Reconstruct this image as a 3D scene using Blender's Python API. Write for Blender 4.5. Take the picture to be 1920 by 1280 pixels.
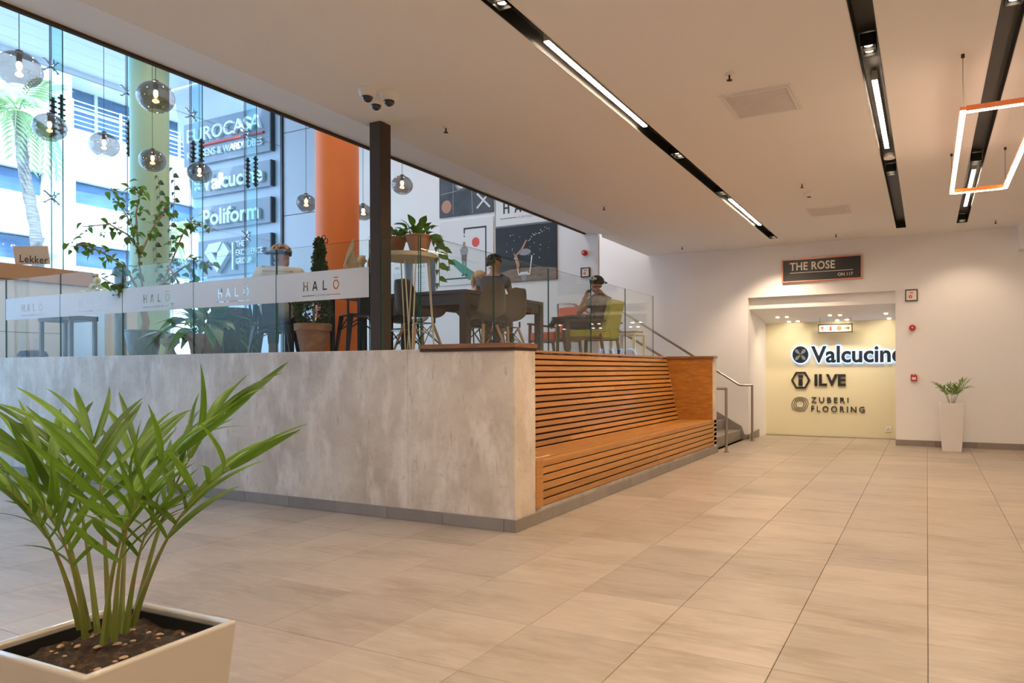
import bpy, bmesh, math, random
from mathutils import Vector, Matrix, Quaternion
R = math.radians
for o in list(bpy.data.objects): bpy.data.objects.remove(o)
SC = bpy.context.scene
COL = SC.collection
# ------------------------------------------------------------------ camera
FPX, CXP, HYP, TH, CH, ROLL = 1320.2, 1084.3, 693.65, .4599, 1.2823, .0034
cam = bpy.data.cameras.new('camera'); camo = bpy.data.objects.new('camera', cam); COL.objects.link(camo)
cam.sensor_width = 36; cam.lens = FPX/1920*36
cam.shift_x = (960-CXP)/1920; cam.shift_y = (HYP-640)/1920
cam.clip_start = .05; cam.clip_end = 300
camo.matrix_world = (Matrix.Translation((0,0,CH)) @ Matrix.Rotation(TH,4,'Z') @ Matrix.Rotation(R(90),4,'X') @ Matrix.Rotation(-ROLL,4,'Z'))
SC.camera = camo
# ------------------------------------------------------------------ world, sun, exposure
wd = bpy.data.worlds.new('sky'); SC.world = wd; wd.use_nodes = True
nt = wd.node_tree; nt.nodes.clear()
sky = nt.nodes.new('ShaderNodeTexSky'); sky.sky_type = 'NISHITA'; sky.sun_disc = False
sky.sun_elevation = R(52); sky.sun_rotation = R(120); sky.air_density = 1.0; sky.dust_density = 1.5
tn = nt.nodes.new('ShaderNodeMix'); tn.data_type = 'RGBA'; tn.blend_type = 'MULTIPLY'; tn.inputs[0].default_value = 1
tn.inputs[7].default_value = (.74,.93,1.22,1)
bg = nt.nodes.new('ShaderNodeBackground'); bg.inputs[1].default_value = .74
wo = nt.nodes.new('ShaderNodeOutputWorld')
nt.links.new(sky.outputs[0], tn.inputs[6]); nt.links.new(tn.outputs[2], bg.inputs[0]); nt.links.new(bg.outputs[0], wo.inputs[0])
sun = bpy.data.lights.new('sun','SUN'); sun.energy = 6.0; sun.color = (.84,.94,1.0); sun.angle = R(.6)
suno = bpy.data.objects.new('sun', sun); COL.objects.link(suno)
suno.rotation_euler = Vector((-.62,.30,-.73)).to_track_quat('-Z','Y').to_euler()
suno.location = (20,-10,30)
vs = SC.view_settings
vs.view_transform = 'Standard'; vs.look = 'None'; vs.gamma = 1; vs.use_curve_mapping = False
vs.exposure = 0.40
cy = SC.cycles
cy.max_bounces = 7; cy.diffuse_bounces = 5; cy.glossy_bounces = 3; cy.transmission_bounces = 4; cy.transparent_max_bounces = 40
cy.caustics_reflective = False; cy.caustics_refractive = False; cy.sample_clamp_indirect = 4
LAMP = (1.0,.775,.545)          # warm white of the ceiling lamps
# ------------------------------------------------------------------ helpers
SN, CS = math.sin(TH), math.cos(TH)
def W(px, py, d):
    """a point of the room at depth d seen at (px,py): used to take real positions off the photograph"""
    x, y = px-CXP, py-HYP; c, s = math.cos(ROLL), math.sin(ROLL)
    x, y = c*x-s*y, s*x+c*y
    u, v = x/FPX, -y/FPX
    return Vector((d*(-SN+u*CS), d*(CS+u*SN), CH+v*d))
def px_of(x, y, z):
    d = -SN*x+CS*y
    if d < .05: return None
    s = CS*x+SN*y
    return (CXP+FPX*s/d, HYP-FPX*(z-CH)/d)
class MB:
    def __init__(s): s.v, s.f = [], []
    def add(s, vs_, fs):
        n = len(s.v); s.v += [tuple(p) for p in vs_]; s.f += [tuple(i+n for i in f) for f in fs]; return s
    def box(s, x0,x1,y0,y1,z0,z1):
        return s.add([(x0,y0,z0),(x1,y0,z0),(x1,y1,z0),(x0,y1,z0),(x0,y0,z1),(x1,y0,z1),(x1,y1,z1),(x0,y1,z1)],
                     [(0,3,2,1),(4,5,6,7),(0,1,5,4),(1,2,6,5),(2,3,7,6),(3,0,4,7)])
    def hexa(s, p): return s.add(p, [(0,3,2,1),(4,5,6,7),(0,1,5,4),(1,2,6,5),(2,3,7,6),(3,0,4,7)])
    def quad(s, a,b,c,d): return s.add([a,b,c,d],[(0,1,2,3)])
    def bar(s, p, q, w, h, up=(0,0,1), w2=None, h2=None):
        p, q = Vector(p), Vector(q); t = (q-p).normalized(); up = Vector(up)
        if abs(t.dot(up)) > .98: up = Vector((0,1,0))
        a = t.cross(up).normalized(); b = a.cross(t).normalized()
        w2 = w if w2 is None else w2; h2 = h if h2 is None else h2
        P = [p-a*w/2-b*h/2, p+a*w/2-b*h/2, p+a*w/2+b*h/2, p-a*w/2+b*h/2, q-a*w2/2-b*h2/2, q+a*w2/2-b*h2/2, q+a*w2/2+b*h2/2, q-a*w2/2+b*h2/2]
        return s.hexa(P)
    def tube(s, pts, r, n=8, closed=False):
        pts = [Vector(p) for p in pts]; m = len(pts)
        rs = r if isinstance(r,(list,tuple)) else [r]*m
        V, prev = [], None
        for i,p in enumerate(pts):
            a = pts[(i-1)%m] if (i>0 or closed) else p; b = pts[(i+1)%m] if (i<m-1 or closed) else p
            t = (b-a).normalized()
            if prev is None:
                ref = Vector((0,0,1)) if abs(t.z)<.9 else Vector((1,0,0)); u = t.cross(ref).normalized()
            else:
                u = (prev - t*prev.dot(t)).normalized()
            prev = u; w = t.cross(u)
            V += [p+(u*math.cos(k*2*math.pi/n)+w*math.sin(k*2*math.pi/n))*rs[i] for k in range(n)]
        F = []
        for i in range(m if closed else m-1):
            j = (i+1)%m
            for k in range(n): F.append((i*n+k, i*n+(k+1)%n, j*n+(k+1)%n, j*n+k))
        if not closed: F += [tuple(range(n-1,-1,-1)), tuple((m-1)*n+k for k in range(n))]
        return s.add(V,F)
    def lathe(s, prof, n=20, c=(0,0,0), cap=True):
        V, F = [], []
        for r,z in prof: V += [(c[0]+r*math.cos(2*math.pi*k/n), c[1]+r*math.sin(2*math.pi*k/n), c[2]+z) for k in range(n)]
        for i in range(len(prof)-1):
            for k in range(n): F.append((i*n+k, i*n+(k+1)%n, (i+1)*n+(k+1)%n, (i+1)*n+k))
        if cap: F += [tuple(range(n-1,-1,-1)), tuple((len(prof)-1)*n+k for k in range(n))]
        return s.add(V,F)
    def prism(s, poly, a0, a1, axis='y'):
        """poly in (x,z) extruded along y; axis 'x': poly (y,z); axis 'z': poly (x,y)"""
        mk = {'y':lambda p,a:(p[0],a,p[1]),'x':lambda p,a:(a,p[0],p[1]),'z':lambda p,a:(p[0],p[1],a)}[axis]
        n = len(poly)
        return s.add([mk(p,a0) for p in poly]+[mk(p,a1) for p in poly],
                     [tuple(range(n-1,-1,-1)), tuple(range(n,2*n))]+[(k,(k+1)%n,n+(k+1)%n,n+k) for k in range(n)])
    def ell(s, c, r, n=12, m=8, z0=-1., z1=1.):
        prof = []
        for i in range(m+1):
            a = math.asin(z0)+(math.asin(z1)-math.asin(z0))*i/m; prof.append((max(math.cos(a),.001), math.sin(a)))
        k = len(s.v); s.lathe(prof, n)
        s.v[k:] = [(c[0]+p[0]*r[0], c[1]+p[1]*r[1], c[2]+p[2]*r[2]) for p in s.v[k:]]
        return s
    def xf(s, mat):
        s.v = [tuple(mat @ Vector(p)) for p in s.v]; return s
    def build(s, name, m, parent=None, smooth=False, bevel=0, loc=None, rz=0, angle=40, seg=2):
        me = bpy.data.meshes.new(name); me.from_pydata(s.v, [], s.f)
        b = bmesh.new(); b.from_mesh(me); bmesh.ops.recalc_face_normals(b, faces=b.faces[:]); b.to_mesh(me); b.free()
        if smooth:
            me.polygons.foreach_set('use_smooth',[True]*len(me.polygons)); me.set_sharp_from_angle(angle=R(angle))
        return link(name, me, m, parent, bevel, loc, rz, seg)
def link(name, me, m, parent=None, bevel=0, loc=None, rz=0, seg=2):
    o = bpy.data.objects.new(name, me); COL.objects.link(o)
    if m is not None and not me.materials: me.materials.append(m)
    if parent is not None: o.parent = parent
    if loc is not None: o.location = loc
    if rz: o.rotation_euler = (0,0,rz)
    if bevel:
        md = o.modifiers.new('bevel','BEVEL'); md.width = bevel; md.segments = seg; md.limit_method = 'ANGLE'; md.angle_limit = R(35)
    return o
def T(name, label, cat, loc=(0,0,0), rz=0, group=None):
    o = bpy.data.objects.new(name, None); COL.objects.link(o); o.empty_display_size = .1
    o.location = loc; o.rotation_euler = (0,0,rz); return tag(o,label,cat,group)
def tag(o, label, cat, group=None):
    o['label'] = label; o['category'] = cat
    if group: o['group'] = group
    return o
def st(o):
    o['kind'] = 'structure'; return o
def plabel(o, l):
    o['label'] = l; return o
def orient(o, loc, d, up=(0,0,1), s=1.0):
    """local x along d, local z towards up"""
    d = Vector(d).normalized(); up = Vector(up)
    if abs(d.dot(up)) > .98: up = Vector((1,0,0))
    y = up.cross(d).normalized(); z = d.cross(y)
    m = Matrix((d,y,z)).transposed().to_4x4()
    sc = s if isinstance(s,(tuple,list)) else (s,s,s)
    o.matrix_local = Matrix.Translation(loc) @ m @ Matrix.Diagonal((sc[0],sc[1],sc[2],1))
# ------------------------------------------------------------------ materials
def newmat(name):
    m = bpy.data.materials.new(name); m.use_nodes = True
    n = m.node_tree; n.nodes.clear(); return m, n, n.nodes.new('ShaderNodeOutputMaterial')
def mix(n, fac, a, b, bt='MIX'):
    q = n.nodes.new('ShaderNodeMix'); q.data_type = 'RGBA'; q.blend_type = bt
    for i,v in ((0,fac),(6,a),(7,b)):
        if hasattr(v,'is_linked'): n.links.new(v, q.inputs[i])
        else: q.inputs[i].default_value = (v if i==0 else (*v[:3],1))
    return q.outputs[2]
def noise(n, vec, scale, detail=4, rough=.55, lo=.3, hi=.7):
    t = n.nodes.new('ShaderNodeTexNoise'); t.inputs['Scale'].default_value = scale; t.inputs['Detail'].default_value = detail; t.inputs['Roughness'].default_value = rough
    n.links.new(vec, t.inputs['Vector'])
    r = n.nodes.new('ShaderNodeMapRange'); r.inputs[1].default_value = lo; r.inputs[2].default_value = hi
    n.links.new(t.outputs[0], r.inputs[0]); return r.outputs[0]
def coords(n, kind, scale=(1,1,1), rot=(0,0,0)):
    if kind == 'pos': src = n.nodes.new('ShaderNodeNewGeometry').outputs['Position']
    else: src = n.nodes.new('ShaderNodeTexCoord').outputs['Object']
    mp = n.nodes.new('ShaderNodeMapping'); mp.inputs['Scale'].default_value = scale; mp.inputs['Rotation'].default_value = rot
    n.links.new(src, mp.inputs[0]); return mp.outputs[0]
def M(name, col, rough=.5, metal=0., var=None, bump=0., bscale=60., spec=.5, coat=0., kind='pos', rnd=0., trans=0.):
    """var: list of (scale vec, noise scale, colour, strength, lo, hi)"""
    m, n, out = newmat(name); p = n.nodes.new('ShaderNodeBsdfPrincipled')
    c = (*col,1)
    p.inputs['Base Color'].default_value = c; p.inputs['Roughness'].default_value = rough; p.inputs['Metallic'].default_value = metal
    p.inputs['Specular IOR Level'].default_value = spec; p.inputs['Coat Weight'].default_value = coat
    cur = None
    for (sv, ns, c2, stg, lo, hi) in (var or []):
        f = noise(n, coords(n, kind, sv), ns, 5, .6, lo, hi)
        mm = n.nodes.new('ShaderNodeMath'); mm.operation = 'MULTIPLY'; mm.inputs[1].default_value = stg; n.links.new(f, mm.inputs[0])
        cur = mix(n, mm.outputs[0], cur if cur is not None else col, c2)
    if rnd:
        oi = n.nodes.new('ShaderNodeObjectInfo'); mr = n.nodes.new('ShaderNodeMapRange'); mr.inputs[3].default_value = 1-rnd; mr.inputs[4].default_value = 1+rnd
        n.links.new(oi.outputs['Random'], mr.inputs[0])
        cc = n.nodes.new('ShaderNodeCombineColor')
        for i in range(3): n.links.new(mr.outputs[0], cc.inputs[i])
        cur = mix(n, 1.0, cur if cur is not None else col, cc.outputs[0], 'MULTIPLY')
    if cur is not None: n.links.new(cur, p.inputs['Base Color'])
    if bump:
        t = n.nodes.new('ShaderNodeTexNoise'); t.inputs['Scale'].default_value = bscale; t.inputs['Detail'].default_value = 4
        n.links.new(coords(n,kind), t.inputs['Vector'])
        b = n.nodes.new('ShaderNodeBump'); b.inputs['Strength'].default_value = bump; b.inputs['Distance'].default_value = .01
        n.links.new(t.outputs[0], b.inputs['Height']); n.links.new(b.outputs[0], p.inputs['Normal'])
    last = p.outputs[0]
    if trans:
        tr = n.nodes.new('ShaderNodeBsdfTranslucent'); tr.inputs[0].default_value = (min(col[0]*1.6,1),min(col[1]*1.6,1),col[2],1)
        ms = n.nodes.new('ShaderNodeMixShader'); ms.inputs[0].default_value = trans
        n.links.new(last, ms.inputs[1]); n.links.new(tr.outputs[0], ms.inputs[2]); last = ms.outputs[0]
    n.links.new(last, out.inputs[0]); return m
def EM(name, col, s):
    m, n, out = newmat(name); e = n.nodes.new('ShaderNodeEmission'); e.inputs[0].default_value = (*col,1); e.inputs[1].default_value = s
    n.links.new(e.outputs[0], out.inputs[0]); return m
def GL(name, tint, refl=1.0, rough=0., ior=1.45, milk=0., milkcol=(.8,.8,.8)):
    """thin pane: what is behind it plus a Fresnel reflection, optionally a milky film"""
    m, n, out = newmat(name)
    t = n.nodes.new('ShaderNodeBsdfTransparent'); t.inputs[0].default_value = (*tint,1)
    g = n.nodes.new('ShaderNodeBsdfGlossy'); g.inputs['Roughness'].default_value = rough
    fr = n.nodes.new('ShaderNodeLayerWeight'); fr.inputs[0].default_value = .5
    pw = n.nodes.new('ShaderNodeMath'); pw.operation = 'POWER'; pw.inputs[1].default_value = 5.; n.links.new(fr.outputs['Facing'], pw.inputs[0])
    mm = n.nodes.new('ShaderNodeMath'); mm.operation = 'MULTIPLY_ADD'; mm.inputs[1].default_value = .96*min(refl,1.); mm.inputs[2].default_value = .04*refl; mm.use_clamp = True
    n.links.new(pw.outputs[0], mm.inputs[0])
    a = t.outputs[0]
    if milk:
        d = n.nodes.new('ShaderNodeBsdfDiffuse'); d.inputs[0].default_value = (*milkcol,1)
        tl = n.nodes.new('ShaderNodeBsdfTranslucent'); tl.inputs[0].default_value = (*milkcol,1)
        q0 = n.nodes.new('ShaderNodeMixShader'); q0.inputs[0].default_value = .5
        n.links.new(d.outputs[0], q0.inputs[1]); n.links.new(tl.outputs[0], q0.inputs[2])
        q = n.nodes.new('ShaderNodeMixShader'); q.inputs[0].default_value = milk
        n.links.new(a, q.inputs[1]); n.links.new(q0.outputs[0], q.inputs[2]); a = q.outputs[0]
    ms = n.nodes.new('ShaderNodeMixShader')
    n.links.new(mm.outputs[0], ms.inputs[0]); n.links.new(a, ms.inputs[1]); n.links.new(g.outputs[0], ms.inputs[2])
    n.links.new(ms.outputs[0], out.inputs[0]); return m
def wood(name, c1, c2, scale=(1,1,1), rough=.42, rnd=.12, coat=.15, ns=6):
    m = M(name, c1, rough, var=[(scale, ns, c2, .85, .32, .68), (tuple(s*2.3 for s in scale), ns*2.2, tuple(v*.55 for v in c1), .45, .45, .75)], rnd=rnd, coat=coat, kind='pos')
    return m
mt = {}
mt['ceil'] = M('ceiling_paint',(.88,.86,.83),.75)
mt['wall'] = M('wall_paint',(.88,.86,.84),.6,var=[((1,1,.5),.8,(.84,.82,.80),.5,.3,.8)])
mt['cream'] = M('cream_gloss_wall',(.74,.68,.48),.35,var=[((1,1,.2),1.5,(.68,.62,.43),.6,.3,.8)])
mt['grout'] = M('grout',(.16,.115,.08),.9)
mt['tile'] = M('floor_tile',(.385,.318,.255),.34,var=[((.8,2.4,1),1.7,(.275,.217,.16),.85,.46,.68),((1,5,1),5.,(.48,.405,.33),.55,.46,.70),((6,6,6),7.,(.38,.29,.20),.35,.58,.75)],rnd=.10,bump=.03,bscale=25,spec=.45)
mt['skirt'] = M('grey_skirting_tile',(.235,.20,.175),.5,var=[((2,2,1),3.,(.30,.26,.23),.7,.3,.7)],rnd=.10,bump=.03)
mt['concrete'] = M('polished_concrete',(.68,.585,.475),.5,var=[((1,1,1.2),1.3,(.47,.38,.295),.85,.44,.66),((2.2,2.2,.9),2.4,(.85,.77,.67),.75,.48,.68),((7,7,1.6),3.2,(.30,.24,.19),.60,.60,.74),((3,3,7),3.,(.34,.28,.23),.5,.62,.74),((30,30,30),1.,(.44,.37,.31),.3,.5,.8)],bump=.10,bscale=14,spec=.4)
mt['wood'] = wood('bench_oak',(.54,.245,.055),(.37,.15,.028),(9,.55,9),.4,.20)
mt['woodflat'] = wood('bench_veneer',(.50,.205,.035),(.26,.09,.014),(3.0,3,14),.38,.05,.2,2.2)
mt['capwood'] = wood('cap_wood',(.30,.13,.045),(.18,.075,.025),(1,1,6),.4,.1)
mt['gap'] = M('dark_backing',(.06,.03,.015),.8)
mt['platform'] = M('platform_tile',(.40,.34,.29),.5)
mt['black'] = M('black_metal',(.012,.011,.010),.35,metal=.0)
mt['track'] = M('black_track',(.010,.009,.008),.45)
mt['bronze'] = M('dark_bronze_steel',(.066,.050,.039),.75,spec=.25)
mt['steel'] = M('brushed_steel',(.48,.42,.36),.28,metal=1.,var=[((1,1,40),8.,(.38,.33,.28),.6,.3,.7)])
mt['chrome'] = M('chrome',(.45,.46,.48),.2,metal=1.)
mt['whiteplastic'] = M('white_plastic',(.80,.78,.74),.4)
mt['greyplastic'] = M('grey_panel',(.72,.69,.66),.6)
mt['red'] = M('red_plastic',(.52,.02,.02),.3)
mt['orangepaint'] = M('orange_paint',(.93,.215,.03),.45)
mt['greenpaint'] = M('green_paint',(.42,.62,.42),.45)
mt['glass'] = GL('clear_glass',(.955,.975,.965),.36)
mt['glass2'] = GL('side_clear_glass',(.95,.97,.955),.85)
mt['facade'] = GL('facade_glass',(.86,.95,.98),.55)
mt['fin'] = GL('fin_glass',(.76,.92,.94),.8)
mt['edge'] = M('glass_edge',(.02,.10,.075),.15,spec=.6)
mt['frost'] = GL('frosted_film',(.9,.92,.93),.35,.3,1.45,.95,(1.,1.,1.))
mt['smoke'] = GL('smoked_globe_glass',(.50,.46,.43),4.2,.0,1.5)
mt['bulb'] = EM('bulb_glow',(1,.62,.28),22.)
mt['strip'] = EM('strip_glow',(1.,.785,.555),86.)
mt['spot'] = EM('spot_glow',(1.,.80,.55),14.)
mt['led'] = EM('led_glow',(1.,.72,.52),16.)
mt['white'] = M('white_gloss',(.78,.77,.75),.3)
mt['potwhite'] = M('white_glazed_planter',(.47,.425,.355),.22,coat=.3)
mt['soil'] = M('soil',(.030,.018,.010),.95,var=[((1,1,1),40.,(.14,.07,.03),.8,.5,.7)],bump=.9,bscale=45)
mt['terra'] = M('terracotta',(.45,.19,.10),.8,var=[((1,1,1),7.,(.55,.30,.19),.6,.4,.7)],bump=.1,bscale=30)
mt['terra2'] = M('weathered_terracotta',(.40,.20,.12),.8,var=[((1,1,2),9.,(.55,.38,.28),.7,.45,.7)],bump=.1)
mt['zinc'] = M('zinc_bucket',(.20,.24,.27),.5,metal=.4,var=[((3,3,1),6.,(.36,.41,.45),.7,.4,.7)])
mt['stone'] = M('sandstone',(.62,.50,.35),.85,bump=.2,bscale=40)
mt['leaf'] = M('palm_leaf',(.075,.165,.012),.38,rnd=.55,kind='obj',trans=.30,var=[((1,14,1),3.,(.20,.32,.03),.65,.4,.7)],spec=.5)
mt['stem'] = M('palm_stem',(.16,.20,.03),.5,var=[((1,1,3),6.,(.24,.15,.05),.7,.4,.7)])
mt['stalk'] = M('cane_stalk',(.15,.17,.03),.55,var=[((6,6,2),5.,(.30,.14,.05),.8,.45,.65)])
mt['figleaf'] = M('fig_leaf',(.10,.19,.025),.4,rnd=.5,trans=.35)
mt['bark'] = M('tree_bark',(.46,.30,.18),.85,bump=.2)
mt['broad'] = M('broad_leaf',(.08,.20,.03),.4,rnd=.35,trans=.2,var=[((1,1,1),14.,(.16,.28,.05),.5,.4,.7)])
mt['bush'] = M('bush_leaf',(.10,.16,.055),.6,rnd=.3)
mt['silverleaf'] = M('silver_leaf',(.34,.42,.36),.5,rnd=.2)
mt['darkwood'] = wood('dark_table_wood',(.060,.040,.026),(.035,.022,.014),(4,1,4),.45,.05,.1)
mt['brownwood'] = wood('brown_timber',(.085,.055,.036),(.05,.03,.02),(6,6,1),.5,.05,.05)
mt['lightwood'] = wood('light_wood',(.52,.32,.16),(.40,.23,.10),(6,6,1),.5,.05,.05)
mt['chairshell'] = M('taupe_chair_shell',(.085,.068,.052),.5)
mt['tolix'] = M('black_steel_chair',(.020,.024,.026),.35,metal=.3)
mt['cream2'] = M('pale_cream_paint',(.66,.58,.42),.5)
mt['skin'] = M('skin',(.52,.29,.19),.5)
mt['skin2'] = M('skin_tan',(.46,.25,.15),.5)
mt['teecream'] = M('cream_cotton',(.70,.62,.46),.85,bump=.1,bscale=30)
mt['teegrey'] = M('charcoal_cotton',(.075,.075,.085),.85)
mt['teeblue'] = M('slate_cotton',(.105,.115,.145),.85)
mt['denim'] = M('dark_trousers',(.030,.034,.045),.85)
mt['hairdark'] = M('dark_hair',(.022,.014,.010),.6)
mt['hairblond'] = M('blond_hair',(.50,.31,.13),.55,var=[((8,8,1),8.,(.34,.20,.08),.7,.4,.7)])
mt['boot'] = M('brown_leather',(.19,.075,.035),.5)
mt['lime'] = M('lime_fabric',(.40,.40,.045),.85,bump=.1,bscale=120)
mt['orangefab'] = M('orange_fabric',(.62,.13,.06),.85)
mt['walnut'] = wood('walnut',(.13,.065,.03),(.08,.04,.02),(4,4,1),.45,.05)
mt['print_black'] = M('print_black',(.012,.012,.013),.5)
mt['print_dark'] = M('print_slate',(.045,.047,.052),.5,var=[((1,1,1),3.,(.12,.12,.13),.7,.4,.75)])
mt['print_white'] = M('print_white',(.78,.77,.75),.5)
mt['print_red'] = M('print_red',(.75,.08,.05),.5)
mt['print_green'] = M('print_green',(.07,.30,.22),.5)
mt['print_tan'] = M('print_tan',(.50,.24,.14),.5)
mt['print_wood'] = M('print_wood',(.16,.10,.07),.5,var=[((1,1,6),5.,(.36,.25,.18),.8,.4,.7)])
mt['print_grey'] = M('print_grey',(.30,.31,.33),.5)
mt['signblack'] = M('sign_black',(.02,.018,.016),.35)
mt['rosegold'] = M('rose_gold',(.62,.27,.17),.35,metal=.5)
mt['signcream'] = M('sign_lettering',(.85,.78,.66),.5)
mt['letter'] = M('dark_letter',(.020,.022,.026),.3)
mt['halo'] = EM('letter_backlight',(.22,.45,1.),5.)
mt['gold'] = M('statue_gold',(.60,.42,.20),.5,var=[((1,1,1),12.,(.75,.62,.40),.6,.4,.7)],bump=.15,bscale=60)
mt['bwhite'] = M('white_render',(.86,.88,.88),.8)
mt['bwin'] = M('blue_window_glass',(.060,.115,.20),.15,var=[((1,.3,1),2.,(.16,.25,.36),.7,.4,.7)])
mt['bframe'] = M('pale_frame',(.62,.66,.68),.6)
mt['signpanel'] = M('sign_panel_grey',(.25,.27,.31),.3)
mt['signletter'] = M('raised_sign_white',(.88,.92,.92),.4)
mt['trunk'] = M('palm_trunk',(.36,.33,.30),.9,var=[((1,1,9),3.,(.20,.17,.14),.8,.4,.6)],bump=.4,bscale=20)
mt['frond'] = M('palm_frond',(.42,.52,.32),.5,rnd=.3,trans=.35)
mt['cladding'] = M('shade_blue_cladding',(.60,.62,.68),.5)  # cladding colour made darker and bluer to hold the shade near the facade
mt['asphalt'] = M('pavement',(.50,.49,.47),.9)
mt['kraft'] = M('kraft_card',(.62,.47,.33),.8)
mt['shelfwood'] = M('tan_shelf_wood',(.48,.26,.13),.6)
mt['lemon'] = M('lemon',(.62,.52,.20),.5,rnd=.15)
# ================================================================== SETTING
ZC, YB, YP, XF, PZ = 3.52, 13.0, 10.8, -12.46, 1.42     # ceiling, back wall, poster wall, facade, cafe floor
# ---- lobby floor: slab with the single tiles
fl = MB(); fl.box(-12.5,4.5,-5,13.0,-.12,-.009); fl.box(-2.95,-.1,13.0,14.1,-.12,-.009)
floor = st(fl.build('floor', mt['grout']))
TS, TY0 = .6, .0676
def tile_mesh():
    b = MB(); h = .5-.0022; t = .5-.0055
    b.add([(-h,-h,-.009),(h,-h,-.009),(h,h,-.009),(-h,h,-.009),(-h,-h,-.0022),(h,-h,-.0022),(h,h,-.0022),(-h,h,-.0022),(-t,-t,0),(t,-t,0),(t,t,0),(-t,t,0)],
          [(0,1,5,4),(1,2,6,5),(2,3,7,6),(3,0,4,7),(4,5,9,8),(5,6,10,9),(6,7,11,10),(7,4,8,11),(8,9,10,11)])
    me = bpy.data.meshes.new('floor_tile'); me.from_pydata(b.v,[],b.f); me.materials.append(mt['tile']); return me
tme = tile_mesh(); cells = []
for i in range(-21,8):
    for j in range(-9,24):
        x0,x1,y0,y1 = TS*i, TS*i+TS, TY0+TS*j, TY0+TS*j+TS
        x0 = max(x0,-12.4); x1 = min(x1,4.45); y0 = max(y0,-4.95)
        if y0 >= 12.9: x0 = max(x0,-2.9); x1 = min(x1,-.2); y1 = min(y1,14.05)
        elif y1 > 13.0 and (x1 <= -2.9 or x0 >= -.475): y1 = 13.0
        if x1 <= -2.93 and y1 > 4.771 and not (y0 > 10.6 and x1 > -3.1): y1 = min(y1,4.771)
        elif x0 < -2.93 and y0 > 4.771: x0 = -3.10 if y0 > 10.6 else -2.93
        if x1-x0 < .02 or y1-y0 < .02: continue
        see = 0
        for a in (0,.5,1):
            for b_ in (0,.5,1):
                p = px_of(x0+(x1-x0)*a, y0+(y1-y0)*b_, 0)
                if p and -5 < p[0] < 1925 and 600 < p[1] < 1285: see = 1
        if see and x0 < -8.5 and y0 > 3.0: see = 1
        cells.append((0 if see else 1, (x0+x1)**2+(y0+y1)**2, x0,x1,y0,y1))
cells.sort(); nvis = 0; rest = MB()
for hid,_,x0,x1,y0,y1 in cells:
    if not hid and nvis < 300:
        o = link('floor_tile', tme, None, floor); nvis += 1
        o.location = ((x0+x1)/2,(y0+y1)/2,0); o.scale = (x1-x0,y1-y0,1)
    else: rest.box(x0+.002,x1-.002,y0+.002,y1-.002,-.009,0)
ro = rest.build('floor_tiles_beyond', mt['tile'], floor); ro['kind'] = 'stuff'
# ---- ceiling over the lobby, with slots for the three light tracks
TR = [(-2.412,-2.264),(-.436,-.286),(.408,.560)]; TY = (-4.6,12.28)
xs = [-4.58]+[v for t in TR for v in t]+[4.5]
cb = MB()
for k in range(0,len(xs),2): cb.box(xs[k],xs[k+1],-5,13.0,ZC,ZC+.3)
for a,b_ in TR: cb.box(a,b_,TY[1],13.0,ZC,ZC+.3); cb.box(a,b_,-5,TY[0],ZC,ZC+.3)
cb.box(-4.58,4.5,-5,13.0,ZC+.3,ZC+.34)
ceil = st(cb.build('ceiling', mt['ceil']))
# sloping soffit along the double-height edge and its upstand
so = MB(); so.hexa([(-5.2,-5,3.612),(-4.58,-5,ZC),(-4.58,10.8,ZC),(-5.2,10.8,3.612),(-5.2,-5,3.9),(-4.58,-5,3.86),(-4.58,10.8,3.86),(-5.2,10.8,3.9)])
so.box(-5.2,-4.9,-5,10.8,3.86,7.2); so.box(-4.9,-4.58,10.8,13.0,3.52,7.2)
st(so.build('ceiling', mt['ceil']))
st(MB().box(-5.235,-5.2,-5,10.8,3.59,3.66).build('trim_1', mt['bronze']))
st(MB().box(-12.6,-4.58,-5,13.2,7.2,7.4).build('ceiling', mt['ceil']))
# ---- walls
wb = MB(); wb.box(-9,-2.95,YB,13.2,0,7.2); wb.box(-.475,4.5,YB,13.2,0,7.2); wb.box(-2.95,-.475,YB,13.12,2.602,7.2); wb.box(-2.95,-.475,13.12,13.2,2.40,7.2)
wall_back = st(wb.build('wall_back', mt['wall']))
wr = MB(); wr.hexa([(-3.1,13.2,0),(-2.95,13.2,0),(-2.84,14.05,0),(-3.1,14.05,0),(-3.1,13.2,2.6),(-2.95,13.2,2.6),(-2.84,14.05,2.6),(-3.1,14.05,2.6)])
wr.box(-.2,-.1,13.2,14.05,0,2.6); wr.box(-.475,-.1,13.19,13.2,0,2.6)
st(wr.build('wall_recess_sides', mt['wall']))
rc = MB(); rc.hexa([(-3.0,13.2,2.40),(-.1,13.2,2.40),(-.1,14.06,2.185),(-3.0,14.06,2.185),(-3.0,13.2,2.6),(-.1,13.2,2.6),(-.1,14.06,2.6),(-3.0,14.06,2.6)])
st(rc.build('ceiling', mt['ceil']))
wl = MB(); wl.box(-3.1,-1.853,14.05,14.2,0,2.6); wl.box(-1.849,-.1,14.05,14.2,0,2.6); wl.box(-1.86,-1.84,14.053,14.2,0,2.6)
logowall = st(wl.build('wall_recess', mt['cream']))
st(MB().box(-2.84,-.2,14.03,14.05,0,.012).build('trim_2', mt['steel']))
st(MB().box(4.5,4.7,-5,13.2,0,ZC+.3).build('wall_right', mt['wall']))
st(MB().box(-12.6,4.7,-5.2,-5,0,7.2).build('wall_rear', mt['wall']))
st(MB().box(1.285,4.5,12.72,13.0,3.125,ZC).build('wall_bulkhead', mt['wall']))
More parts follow.
